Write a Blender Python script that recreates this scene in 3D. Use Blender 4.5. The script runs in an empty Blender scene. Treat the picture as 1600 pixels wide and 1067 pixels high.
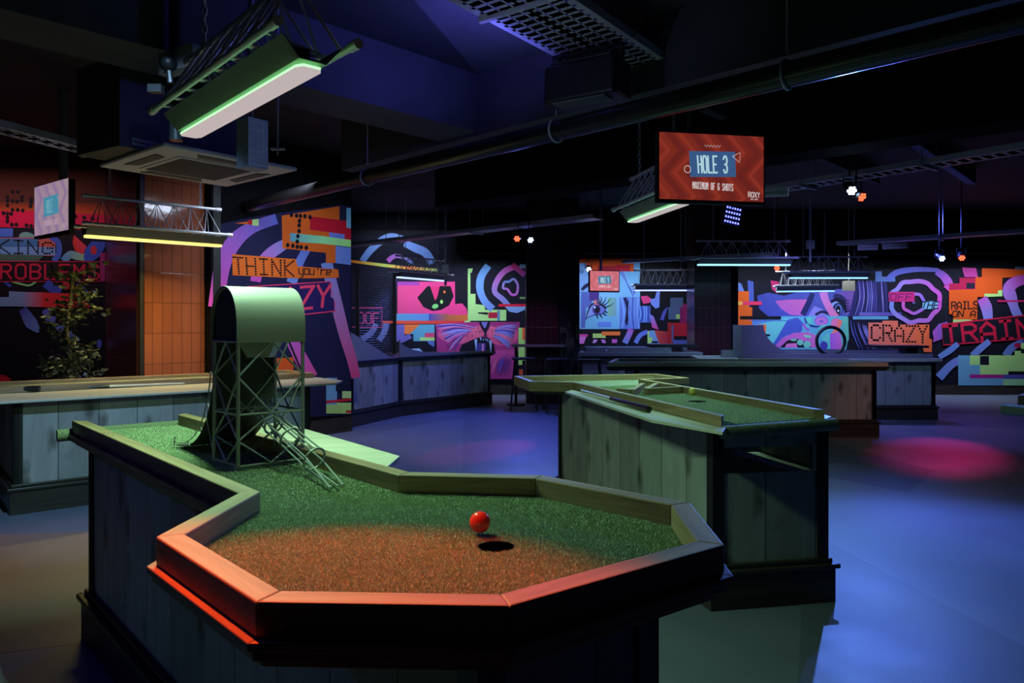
import bpy, bmesh, math, random
import numpy as np
from mathutils import Vector, Matrix, geometry
R = math.radians
PI = math.pi
random.seed(7)
SC = bpy.context.scene
COL = SC.collection

# ------------------------------------------------------------------ camera
F, HZ, EYE = 1150.0, 506.0, 1.25      # focal length in pixels, horizon row, eye height
cd = bpy.data.cameras.new('camera'); cam = bpy.data.objects.new('camera', cd); COL.objects.link(cam)
cam.location = (0, 0, EYE); cam.rotation_euler = (R(90), 0, 0)
cd.sensor_width = 36; cd.lens = F/1600*36; cd.shift_y = (HZ-533.5)/1600; cd.clip_start = .05; cd.clip_end = 60
SC.camera = cam

# ------------------------------------------------------------------ world, exposure
w = bpy.data.worlds.new('world'); SC.world = w; w.use_nodes = True
w.node_tree.nodes['Background'].inputs[0].default_value = (.25, .35, .7, 1)
w.node_tree.nodes['Background'].inputs[1].default_value = 0.0
vs = SC.view_settings
vs.view_transform = 'Standard'; vs.look = 'None'; vs.gamma = 1; vs.use_curve_mapping = False
vs.exposure = 0.0
SC.cycles.use_denoising = True
SC.cycles.max_bounces = 6; SC.cycles.diffuse_bounces = 3; SC.cycles.glossy_bounces = 3
SC.cycles.sample_clamp_indirect = 3.0; SC.cycles.caustics_reflective = False; SC.cycles.caustics_refractive = False

# ------------------------------------------------------------------ lights of the room, with added fill
def aim(o, tgt):
    d = Vector(tgt)-o.location
    o.rotation_euler = d.to_track_quat('-Z', 'Y').to_euler()
def spot(name, loc, tgt, col, watt, cone=60, blend=.5, r=.03):
    l = bpy.data.lights.new(name, 'SPOT'); l.energy = watt; l.color = col
    l.spot_size = R(cone); l.spot_blend = blend; l.shadow_soft_size = r
    o = bpy.data.objects.new(name, l); COL.objects.link(o); o.location = loc; aim(o, tgt); return o
def strip(name, a, b, z, col, watt, width=.07, spread=180, tilt=None):
    """a long area lamp facing down between two floor points"""
    l = bpy.data.lights.new(name, 'AREA'); l.shape = 'RECTANGLE'; l.energy = watt; l.color = col; l.spread = R(spread)
    d = Vector((b[0]-a[0], b[1]-a[1])); l.size = d.length; l.size_y = width
    o = bpy.data.objects.new(name, l); COL.objects.link(o)
    o.location = ((a[0]+b[0])/2, (a[1]+b[1])/2, z); o.rotation_euler = (tilt or 0, 0, math.atan2(d.y, d.x))
    o.visible_camera = False
    return o
GREEN, YEL, BLU, CYA, RED = (.50, 1, .56), (1, .80, .22), (.16, .22, 1), (.35, .62, 1), (1, .10, .06)
# battens above the tables (a, b, z of the tube)
LAMPS = {
 'green_front':  ((-1.265, 2.88), (-.57, 2.10), 1.98),
 'yellow_left':  ((-3.46, 5.96), (-2.655, 6.71), 1.95),
 'blue_mid':     ((-1.75, 11.2), (-1.12, 12.2), 1.95),
 'green_mid':    ((.926, 5.68), (1.12, 4.80), 2.03),
 'white_right':  ((2.55, 10.1), (3.83, 10.15), 2.05),
 'blue_right':   ((4.31, 11.4), (5.50, 11.4), 1.95),
 'blue_far':     ((4.42, 12.3), (5.3, 12.1), 1.78),
 'blue_centre':  ((2.02, 12.1), (2.93, 12.1), 1.79),
}
LCOL = {'green_front': (GREEN, 34), 'yellow_left': (YEL, 20), 'blue_mid': (BLU, 9), 'green_mid': ((.48, 1, .72), 20),
        'white_right': (CYA, 16), 'blue_right': (BLU, 9), 'blue_far': (BLU, 6), 'blue_centre': (BLU, 7)}
SPR = {'green_front': 170, 'green_mid': 130, 'yellow_left': 150}
for k, (a, b, z) in LAMPS.items():
    c, e = LCOL[k]
    strip('batten_light', a, b, z-.012, c, e, spread=SPR.get(k, 170))
# coloured spots: fixtures of the room, plus unseen fill where marked as added
spot('spot_or_fill_light', (2.93, 6.32, 2.36), (2.3, 2.3, 0), (.11, .25, 1), 480, 84, .8, .02)
spot('spot_or_fill_light', (.25, 11.0, 2.5), (-.9, 8.3, 0), (.10, .15, 1), 300, 95, .8, .05)
spot('spot_or_fill_light', (2.0, 11.0, 2.5), (-.28, 7.3, 0), (1, .05, .40), 420, 11, .6, .03)
spot('spot_or_fill_light', (6.6, 11.0, 2.6), (4.2, 7.25, 0), (1, .03, .30), 130, 15, .7, .03)
spot('spot_or_fill_light', (4.6, 4.2, 2.6), (4.1, 8.1, .3), (1, .25, .2), 120, 20, .8, .05)
spot('spot_or_fill_light', (3.1, 4.6, 2.3), (3.2, 8.4, .3), (.45, .9, 1), 40, 44, .8, .06)  # unseen fill added to lift the front of the right-hand table
spot('spot_or_fill_light', (5.5, 10.5, 2.7), (6.0, 6.5, 0), (.10, .14, 1), 200, 110, .8, .05)
spot('spot_or_fill_light', (-.80, 1.62, 2.2), (-.29, 1.10, .83), (1, .085, .020), 230, 37, .6, .012)
spot('spot_or_fill_light', (-3.3, 1.8, 2.5), (-1.4, 1.6, .6), (.12, .10, 1), 16, 70, .7, .08)
spot('spot_or_fill_light', (-3.9, 3.2, 2.8), (-2.75, 3.9, 0), (1, .20, .12), 75, 34, .7, .08)
spot('spot_or_fill_light', (-1.5, 2.9, 3.0), (-2.8, 5.3, .2), (.36, .66, 1), 290, 50, .8, .06)
spot('spot_or_fill_light', (-.1, 4.45, 2.62), (-.35, 4.6, 3.2), (.13, .13, 1), 46, 165, .9, .06)
spot('spot_or_fill_light', (-.2, 3.5, 3.05), (-.9, 2.4, 2.2), (.45, .52, 1), 14, 50, .9, .03)  # unseen fill added so the front truss stands out
spot('spot_or_fill_light', (-.5, 3.1, 2.2), (.45, 4.5, 2.9), (.42, .48, 1), 11, 60, .9, .05)  # unseen fill added for the underside of the perforated tray
spot('spot_or_fill_light', (1.15, 4.3, 2.6), (1.0, 3.75, .8), (.48, 1, .72), 34, 52, .9, .05)  # extra green fill added over the near end of the middle table
spot('spot_or_fill_light', (.3, 3.2, 2.2), (-1.55, 4.2, 2.28), (.28, .36, 1), 14, 14, .8, .03)  # unseen blue fill added for the control box
# unseen fill panels added to brighten the murals
def wash(loc, tgt, sx, sy, col, watt):
    l = bpy.data.lights.new('added_wall_fill', 'AREA'); l.shape = 'RECTANGLE'; l.size = sx; l.size_y = sy; l.energy = watt; l.color = col
    l.spread = R(120)
    o = bpy.data.objects.new('added_wall_fill_light', l); COL.objects.link(o); o.location = loc; aim(o, tgt); o.visible_camera = False
WW = (.50, .59, .76)
wash((-2.0, 12.3, 3.05), (-2.0, 13, 2.3), 1.2, .08, WW, 9)
for x_, e_w in ((-1.9, 17), (-.6, 17), (1.3, 14), (2.3, 13), (4.2, 17), (5.4, 17), (6.9, 17), (8.2, 20)):
    wash((x_, 12.25, 2.44), (x_, 13, .95), 1.1, .08, WW, e_w)
wash((-1.6, 6.6, 2.6), (-2.4, 7.9, 1.0), 1.3, .08, WW, 28)
wash((-5.5, 7.4, 3.1), (-5.4, 8.2, 1.2), 1.6, .1, (.9, .6, .8), 11)
spot('spot_or_fill_light', (-1.6, 5.0, 2.3), (-3.3, 7.1, .72), (1, .60, .38), 24, 24, 1, .05)
spot('spot_or_fill_light', (5.2, 6.8, 2.6), (5.0, 9.6, .35), (.42, .88, .95), 42, 30, .9, .05)  # teal fill added on the panels of the far right table
spot('spot_or_fill_light', (3.6, 8.3, 2.7), (4.3, 10.1, .85), (.22, .22, 1), 150, 80, .9, .05)  # blue fill added for the quarter pipe and deck
spot('spot_or_fill_light', (-.4, 9.0, 2.4), (.5, 11.5, 1.1), (.55, .16, .75), 60, 22, .9, .05)  # small purple fill added to bring up the plum tiled column
spot('spot_or_fill_light', (2.3, 10.0, 2.4), (2.95, 11.5, .9), (1, .04, .15), 16, 16, .9, .05)  # red fill added for the glow low on the right column
spot('spot_or_fill_light', (1.4, 9.4, 2.7), (1.9, 11.0, .85), (.20, .22, 1), 40, 70, .9, .05)

# ------------------------------------------------------------------ helpers
def px(x, y, z):
    """floor-plan point and height of a spot whose height is known"""
    Z = F*(EYE-z)/(y-HZ)
    return Vector(((x-800)/F*Z, Z, z))
def pl(x, y, z): v = px(x, y, z); return (v.x, v.y)

MATS = {}
def nodes(name):
    m = bpy.data.materials.new(name); m.use_nodes = True; nt = m.node_tree
    return m, nt, nt.nodes['Principled BSDF']
def plain(name, col, rough=.5, metal=0.0, emis=None, es=1.0, noise=0.0, nscale=20, bump=0.0):
    if name in MATS: return MATS[name]
    m, nt, b = nodes(name)
    b.inputs['Base Color'].default_value = (*col, 1); b.inputs['Roughness'].default_value = rough
    b.inputs['Metallic'].default_value = metal
    if emis: b.inputs['Emission Color'].default_value = (*emis, 1); b.inputs['Emission Strength'].default_value = es
    tc = nt.nodes.new('ShaderNodeTexCoord'); n = nt.nodes.new('ShaderNodeTexNoise'); n.inputs['Scale'].default_value = nscale
    n.inputs['Detail'].default_value = 4
    nt.links.new(tc.outputs['Object'], n.inputs['Vector'])
    if noise:
        r = nt.nodes.new('ShaderNodeMapRange'); r.inputs['To Min'].default_value = 1-noise; r.inputs['To Max'].default_value = 1+noise
        mx = nt.nodes.new('ShaderNodeVectorMath'); mx.operation = 'SCALE'; mx.inputs[0].default_value = col
        nt.links.new(n.outputs['Fac'], r.inputs['Value']); nt.links.new(r.outputs[0], mx.inputs['Scale'])
        nt.links.new(mx.outputs[0], b.inputs['Base Color'])
    if bump:
        bp = nt.nodes.new('ShaderNodeBump'); bp.inputs['Strength'].default_value = bump; bp.inputs['Distance'].default_value = .01
        nt.links.new(n.outputs['Fac'], bp.inputs['Height']); nt.links.new(bp.outputs[0], b.inputs['Normal'])
    MATS[name] = m; return m
def paint(name, rough=.55, emis=0.0, noise=.12, nscale=3.0):
    """colour attribute driven paint"""
    if name in MATS: return MATS[name]
    m, nt, b = nodes(name)
    a = nt.nodes.new('ShaderNodeVertexColor'); a.layer_name = 'Col'
    b.inputs['Roughness'].default_value = rough
    if emis:
        b.inputs['Base Color'].default_value = (.01, .01, .01, 1)
        nt.links.new(a.outputs['Color'], b.inputs['Emission Color']); b.inputs['Emission Strength'].default_value = emis
    else:
        tc = nt.nodes.new('ShaderNodeTexCoord'); n = nt.nodes.new('ShaderNodeTexNoise'); n.inputs['Scale'].default_value = nscale
        n.inputs['Detail'].default_value = 6
        r = nt.nodes.new('ShaderNodeMapRange'); r.inputs['To Min'].default_value = 1-noise; r.inputs['To Max'].default_value = 1+noise
        mx = nt.nodes.new('ShaderNodeVectorMath'); mx.operation = 'SCALE'
        nt.links.new(tc.outputs['Object'], n.inputs['Vector']); nt.links.new(n.outputs['Fac'], r.inputs['Value'])
        nt.links.new(a.outputs['Color'], mx.inputs[0]); nt.links.new(r.outputs[0], mx.inputs['Scale'])
        nt.links.new(mx.outputs[0], b.inputs['Base Color'])
    MATS[name] = m; return m
def wood(name, c1, c2, rough=.5, axis='X', boards=0.0, knots=.0, knotcol=None, scale=1.0, bump=.25):
    """grain runs along `axis` of the object; boards>0 adds seams every `boards` metres along X; knots adds knots"""
    if name in MATS: return MATS[name]
    m, nt, b = nodes(name); L = nt.links.new; N = nt.nodes.new
    tc = N('ShaderNodeTexCoord'); mp = N('ShaderNodeMapping')
    s = {'X': (1.2, 16, 16), 'Z': (7, 7, 1.3)}[axis]
    mp.inputs['Scale'].default_value = [v*scale for v in s]
    L(tc.outputs['Object'], mp.inputs['Vector'])
    n = N('ShaderNodeTexNoise'); n.inputs['Scale'].default_value = 2.2; n.inputs['Detail'].default_value = 8; n.inputs['Distortion'].default_value = .8
    L(mp.outputs[0], n.inputs['Vector'])
    cr = N('ShaderNodeValToRGB'); cr.color_ramp.elements[0].position = .28; cr.color_ramp.elements[1].position = .74
    cr.color_ramp.elements[0].color = (*c1, 1); cr.color_ramp.elements[1].color = (*c2, 1)
    L(n.outputs['Fac'], cr.inputs[0]); out = cr.outputs[0]
    if knots:
        mk_ = N('ShaderNodeMapping'); mk_.inputs['Scale'].default_value = (7.5, 7.5, 3.4) if axis == 'Z' else (2.6, 7, 7)
        L(tc.outputs['Object'], mk_.inputs['Vector'])
        nn = N('ShaderNodeTexNoise'); nn.inputs['Scale'].default_value = 3; L(mk_.outputs[0], nn.inputs['Vector'])
        av = N('ShaderNodeVectorMath'); av.operation = 'MULTIPLY_ADD'; av.inputs[1].default_value = (.35, .35, .35)
        L(nn.outputs['Color'], av.inputs[0]); L(mk_.outputs[0], av.inputs[2])
        v = N('ShaderNodeTexVoronoi'); v.inputs['Scale'].default_value = 1.0; L(av.outputs[0], v.inputs['Vector'])
        kr = N('ShaderNodeMapRange'); kr.inputs['From Min'].default_value = .06; kr.inputs['From Max'].default_value = .34
        kr.inputs['To Min'].default_value = 1-knots; kr.inputs['To Max'].default_value = 1
        L(v.outputs['Distance'], kr.inputs['Value'])
        mx = N('ShaderNodeMix'); mx.data_type = 'RGBA'; mx.inputs['A'].default_value = (*(knotcol or [c*.3 for c in c1]), 1)
        L(kr.outputs[0], mx.inputs['Factor']); L(out, mx.inputs['B']); out = mx.outputs['Result']
    if boards:
        sp = N('ShaderNodeSeparateXYZ'); L(tc.outputs['Object'], sp.inputs[0])
        d = N('ShaderNodeMath'); d.operation = 'DIVIDE'; d.inputs[1].default_value = boards; L(sp.outputs['X'], d.inputs[0])
        fr = N('ShaderNodeMath'); fr.operation = 'FRACT'; L(d.outputs[0], fr.inputs[0])
        g = N('ShaderNodeMath'); g.operation = 'GREATER_THAN'; g.inputs[1].default_value = .022; L(fr.outputs[0], g.inputs[0])
        fl = N('ShaderNodeMath'); fl.operation = 'FLOOR'; L(d.outputs[0], fl.inputs[0])
        wn = N('ShaderNodeTexWhiteNoise'); wn.noise_dimensions = '1D'; L(fl.outputs[0], wn.inputs['W'])
        br = N('ShaderNodeMapRange'); br.inputs['To Min'].default_value = .8; br.inputs['To Max'].default_value = 1.12; L(wn.outputs['Value'], br.inputs['Value'])
        m1 = N('ShaderNodeMath'); m1.operation = 'MULTIPLY'; L(br.outputs[0], m1.inputs[0]); 
        g2 = N('ShaderNodeMapRange'); g2.inputs['To Min'].default_value = .25; L(g.outputs[0], g2.inputs['Value']); L(g2.outputs[0], m1.inputs[1])
        sc_ = N('ShaderNodeVectorMath'); sc_.operation = 'SCALE'; L(out, sc_.inputs[0]); L(m1.outputs[0], sc_.inputs['Scale']); out = sc_.outputs[0]
    L(out, b.inputs['Base Color']); b.inputs['Roughness'].default_value = rough; b.inputs['Specular IOR Level'].default_value = .3
    bp = N('ShaderNodeBump'); bp.inputs['Strength'].default_value = bump; bp.inputs['Distance'].default_value = .003
    L(n.outputs['Fac'], bp.inputs['Height']); L(bp.outputs[0], b.inputs['Normal'])
    MATS[name] = m; return m

M_rail = wood('oiled_timber_rail', (.20, .13, .075), (.40, .28, .17), .55, 'X', scale=1.3, knots=.0, bump=.04)
M_panel = wood('whitewashed_pine_boards', (.27, .27, .265), (.37, .37, .36), .55, 'Z', boards=.245, knots=.9, knotcol=(.07, .06, .05))
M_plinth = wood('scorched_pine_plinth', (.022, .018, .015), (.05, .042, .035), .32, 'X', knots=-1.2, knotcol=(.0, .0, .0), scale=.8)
M_shelf = wood('sealed_pine_shelf', (.40, .38, .31), (.60, .56, .46), .38, 'X')
M_black = plain('black_painted_metal', (.012, .012, .013), .45, noise=.3)
M_post = plain('black_corner_trim', (.008, .008, .008), .5, noise=.3)
M_darkwall = plain('matt_black_wall_paint', (.006, .006, .008), .9, noise=.3); M_darkwall.node_tree.nodes['Principled BSDF'].inputs['Specular IOR Level'].default_value = .05
M_soffit = plain('dark_grey_soffit_paint', (.05, .05, .055), .75, noise=.35, nscale=4, bump=.1)
M_ceil = plain('shaded_ceiling_paint', (.016, .016, .018), .75, noise=.35, nscale=4, bump=.1)  # darkened copy of the soffit paint: shade outside the recess put into colour
M_duct = plain('black_lacquered_pipe', (.02, .02, .021), .28, .3, noise=.2)
M_galv = plain('galvanised_steel', (.42, .43, .46), .42, .2, noise=.18, nscale=30)
M_truss = plain('brushed_aluminium_truss', (.72, .73, .76), .30, .25, noise=.1, nscale=60)
M_towermetal = plain('powder_coated_steel', (.34, .35, .34), .45, .1, noise=.08)
M_roof = plain('smooth_plywood_sheet', (.25, .25, .24), .5, noise=.10, nscale=5)
M_rampdark = plain('matt_black_ramp_sheet', (.018, .018, .018), .7, noise=.2)
M_white = plain('off_white_plastic', (.55, .55, .55), .45, noise=.06)
M_ac = plain('cream_plastic_cassette', (.78, .70, .70), .5, noise=.06)
M_grille = plain('dark_grille_plastic', (.10, .09, .09), .6, noise=.2, nscale=80)
M_cupblack = plain('black_cup_lining', (.004, .004, .004), .95); M_cupblack.node_tree.nodes['Principled BSDF'].inputs['Specular IOR Level'].default_value = 0
M_turfbase = plain('turf_backing', (.13, .18, .10), .9, noise=.5, nscale=260, bump=.8)
M_turf = plain('artificial_turf', (.21, .25, .17), .75, noise=.75, nscale=220, bump=1.0)
M_blade = plain('artificial_turf_blades', (.46, .56, .36), .6, noise=.7, nscale=400)
M_leaf = plain('leathery_green_leaf', (.030, .042, .024), .4, noise=.5, nscale=8)
M_trunk = plain('thin_brown_stem', (.08, .06, .04), .8, noise=.4)
M_mural = paint('mural_spray_paint', .7); M_mural.node_tree.nodes['Principled BSDF'].inputs['Specular IOR Level'].default_value = .2
M_screen = paint('lit_screen_picture', .3, emis=1.0)
M_label = paint('printed_sticker', .5, noise=.02)

# floor: sealed resin in large flat-coloured shards
def floor_mat():
    m, nt, b = nodes('sealed_resin_floor'); L = nt.links.new; N = nt.nodes.new
    a = N('ShaderNodeVertexColor'); a.layer_name = 'Col'
    tc = N('ShaderNodeTexCoord'); n = N('ShaderNodeTexNoise'); n.inputs['Scale'].default_value = 2.4; n.inputs['Detail'].default_value = 9
    L(tc.outputs['Object'], n.inputs['Vector'])
    r = N('ShaderNodeMapRange'); r.inputs['To Min'].default_value = .8; r.inputs['To Max'].default_value = 1.2; L(n.outputs['Fac'], r.inputs['Value'])
    s = N('ShaderNodeVectorMath'); s.operation = 'SCALE'; L(a.outputs['Color'], s.inputs[0]); L(r.outputs[0], s.inputs['Scale'])
    L(s.outputs[0], b.inputs['Base Color'])
    rr = N('ShaderNodeMapRange'); rr.inputs['To Min'].default_value = .38; rr.inputs['To Max'].default_value = .62; L(n.outputs['Fac'], rr.inputs['Value'])
    L(rr.outputs[0], b.inputs['Roughness'])
    n2 = N('ShaderNodeTexNoise'); n2.inputs['Scale'].default_value = 90; L(tc.outputs['Object'], n2.inputs['Vector'])
    bp = N('ShaderNodeBump'); bp.inputs['Strength'].default_value = .12; bp.inputs['Distance'].default_value = .004; L(n2.outputs['Fac'], bp.inputs['Height']); L(bp.outputs[0], b.inputs['Normal'])
    return m
M_floor = floor_mat()
def tile_mat():
    m, nt, b = nodes('glazed_brown_wall_tiles'); L = nt.links.new; N = nt.nodes.new
    tc = N('ShaderNodeTexCoord'); sp = N('ShaderNodeSeparateXYZ'); L(tc.outputs['Object'], sp.inputs[0])
    cb = N('ShaderNodeCombineXYZ'); L(sp.outputs['X'], cb.inputs['X']); L(sp.outputs['Z'], cb.inputs['Y'])
    br = N('ShaderNodeTexBrick'); br.offset = 0; br.inputs['Scale'].default_value = 1
    br.inputs['Brick Width'].default_value = .095; br.inputs['Row Height'].default_value = .29; br.inputs['Mortar Size'].default_value = .003
    br.inputs['Color1'].default_value = (.30, .085, .04, 1); br.inputs['Color2'].default_value = (.25, .07, .035, 1); br.inputs['Mortar'].default_value = (.11, .04, .025, 1)
    L(cb.outputs[0], br.inputs['Vector']); L(br.outputs['Color'], b.inputs['Base Color'])
    b.inputs['Roughness'].default_value = .09
    n = N('ShaderNodeTexNoise'); n.inputs['Scale'].default_value = 9; L(tc.outputs['Object'], n.inputs['Vector'])
    ad = N('ShaderNodeMath'); ad.operation = 'MULTIPLY_ADD'; ad.inputs[1].default_value = -.8; L(br.outputs['Fac'], ad.inputs[0]); L(n.outputs['Fac'], ad.inputs[2])
    bp = N('ShaderNodeBump'); bp.inputs['Strength'].default_value = .25; bp.inputs['Distance'].default_value = .006; L(ad.outputs[0], bp.inputs['Height']); L(bp.outputs[0], b.inputs['Normal'])
    return m
M_tile = tile_mat()
M_tiledark = M_tile.copy(); M_tiledark.name = 'glazed_dark_plum_tiles'; M_tiledark.node_tree.nodes['Principled BSDF'].inputs['Roughness'].default_value = .24
for n_ in M_tiledark.node_tree.nodes:
    if n_.type == 'TEX_BRICK':
        n_.inputs['Color1'].default_value = (.05, .016, .022, 1); n_.inputs['Color2'].default_value = (.04, .014, .02, 1); n_.inputs['Row Height'].default_value = .30

class MB:
    def __init__(s): s.v = []; s.f = []; s.c = []; s.mi = []; s.cur = 0
    def face(s, pts, col=None, mi=None):
        i = len(s.v); s.v += [Vector(p) for p in pts]; s.f.append(list(range(i, i+len(pts))))
        s.c.append(col); s.mi.append(s.cur if mi is None else mi)
    def mesh(s, vs, fs, col=None, mi=None):
        i = len(s.v); s.v += [Vector(p) for p in vs]
        for f in fs: s.f.append([i+k for k in f]); s.c.append(col); s.mi.append(s.cur if mi is None else mi)
    def prism(s, poly, z0, z1, col=None, mi=None):
        n = len(poly); vs = [(p[0], p[1], z0) for p in poly]+[(p[0], p[1], z1) for p in poly]
        fs = [list(range(n))[::-1], [n+k for k in range(n)]]+[[k, (k+1) % n, n+(k+1) % n, n+k] for k in range(n)]
        s.mesh(vs, fs, col, mi)
    def box(s, x0, x1, y0, y1, z0, z1, col=None, mi=None): s.prism([(x0, y0), (x1, y0), (x1, y1), (x0, y1)], z0, z1, col, mi)
    def tube(s, pts, r, seg=8, closed=False, col=None, mi=None, caps=True):
        pts = [Vector(p) for p in pts]; n = len(pts); vs = []; up = None
        rr = r if isinstance(r, (list, tuple)) else [r]*n
        for i, p in enumerate(pts):
            if closed: d = pts[(i+1) % n]-pts[i-1]
            else: d = pts[min(i+1, n-1)]-pts[max(i-1, 0)]
            d.normalize()
            if up is None:
                up = Vector((0, 0, 1)) if abs(d.z) < .9 else Vector((1, 0, 0))
            sx = d.cross(up)
            if sx.length < 1e-4: sx = d.cross(Vector((0, 1, 0)))
            sx.normalize(); up = sx.cross(d).normalized()
            for k in range(seg):
                a = 2*PI*k/seg; vs.append(p+sx*math.cos(a)*rr[i]+up*math.sin(a)*rr[i])
        fs = []
        for i in range(n if closed else n-1):
            j = (i+1) % n
            for k in range(seg): fs.append([i*seg+k, j*seg+k, j*seg+(k+1) % seg, i*seg+(k+1) % seg][::-1])
        if not closed and caps: fs += [list(range(seg)), [(n-1)*seg+k for k in range(seg)][::-1]]
        s.mesh(vs, fs, col, mi)
    def bar(s, a, b, w_, h_, col=None, mi=None):
        """rectangular bar between two points"""
        a, b = Vector(a), Vector(b); d = (b-a).normalized()
        up = Vector((0, 0, 1)) if abs(d.z) < .95 else Vector((0, 1, 0))
        sx = d.cross(up).normalized()*w_/2; uz = sx.normalized().cross(d)*h_/2
        vs = [p+q for p in (a, b) for q in (-sx-uz, sx-uz, sx+uz, -sx+uz)]
        s.mesh(vs, [[3, 2, 1, 0], [4, 5, 6, 7], [0, 1, 5, 4], [1, 2, 6, 5], [2, 3, 7, 6], [3, 0, 4, 7]], col, mi)
    def sphere(s, c, r, seg=24, rings=14, sc=(1, 1, 1)):
        c = Vector(c); vs = []; fs = []
        for i in range(1, rings):
            t = PI*i/rings
            for k in range(seg): a = 2*PI*k/seg; vs.append(c+Vector((math.sin(t)*math.cos(a)*sc[0], math.sin(t)*math.sin(a)*sc[1], math.cos(t)*sc[2]))*r)
        vs += [c+Vector((0, 0, r*sc[2])), c-Vector((0, 0, r*sc[2]))]; T = len(vs)-2
        for i in range(rings-2):
            for k in range(seg): fs.append([i*seg+k, (i+1)*seg+k, (i+1)*seg+(k+1) % seg, i*seg+(k+1) % seg])
        for k in range(seg): fs.append([T, k, (k+1) % seg]); fs.append([T+1, (rings-2)*seg+(k+1) % seg, (rings-2)*seg+k])
        s.mesh(vs, fs)
WM = {}      # world matrices of what was built (roots and parts)
def mk(name, mb, mats, parent=None, ang=0.0, smooth=False, bevel=0.0, bseg=2, origin=None):
    if not isinstance(mats, (list, tuple)): mats = [mats]
    if origin is None:
        xs = [v.x for v in mb.v]; ys = [v.y for v in mb.v]; zs = [v.z for v in mb.v]
        origin = Vector(((min(xs)+max(xs))/2, (min(ys)+max(ys))/2, min(zs)))
    W = Matrix.Translation(origin) @ Matrix.Rotation(ang, 4, 'Z'); Wi = W.inverted()
    me = bpy.data.meshes.new(name); me.from_pydata([Wi @ v for v in mb.v], [], mb.f); 
    for m in mats: me.materials.append(m)
    me.polygons.foreach_set('material_index', mb.mi)
    if any(c is not None for c in mb.c):
        ca = me.color_attributes.new('Col', 'FLOAT_COLOR', 'CORNER'); data = []
        for c, f in zip(mb.c, mb.f):
            c = c if c is not None else (.5, .5, .5)
            if isinstance(c[0], (tuple, list)):
                for q in c: data += [*q, 1]
            else: data += [*c, 1]*len(f)
        ca.data.foreach_set('color', data)
    if smooth: me.polygons.foreach_set('use_smooth', [True]*len(me.polygons))
    me.update()
    o = bpy.data.objects.new(name, me); COL.objects.link(o)
    if parent is not None:
        o.parent = parent; o.matrix_basis = WM[parent.name].inverted() @ W
    else: o.matrix_basis = W
    WM[o.name] = W
    if bevel:
        b = o.modifiers.new('edge', 'BEVEL'); b.width = bevel; b.segments = bseg; b.limit_method = 'ANGLE'; b.angle_limit = R(40)
    if smooth:
        e = o.modifiers.new('es', 'EDGE_SPLIT'); e.split_angle = R(40)
    return o
def tag(o, label=None, cat=None, group=None, kind=None):
    if label: o['label'] = label
    if cat: o['category'] = cat
    if group: o['group'] = group
    if kind: o['kind'] = kind
    return o
def root(name, loc, label, cat, group=None):
    o = bpy.data.objects.new(name, None); COL.objects.link(o); o.location = loc; o.empty_display_size = .1
    WM[o.name] = Matrix.Translation(Vector(loc)); return tag(o, label, cat, group)
def copy_tree(o, parent=None):
    c = o.copy(); COL.objects.link(c)
    if parent is not None: c.parent = parent
    for ch in list(o.children): copy_tree(ch, c)
    return c
def place(o, loc, rz=0.0, scale=(1, 1, 1)):
    o.location = loc; o.rotation_euler = (0, 0, rz); o.scale = scale; return o

def lin(c):
    """0-255 display colour -> linear albedo"""
    return tuple(((x/255)/12.92 if x/255 <= .04045 else ((x/255+.055)/1.055)**2.4) for x in c)

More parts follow.
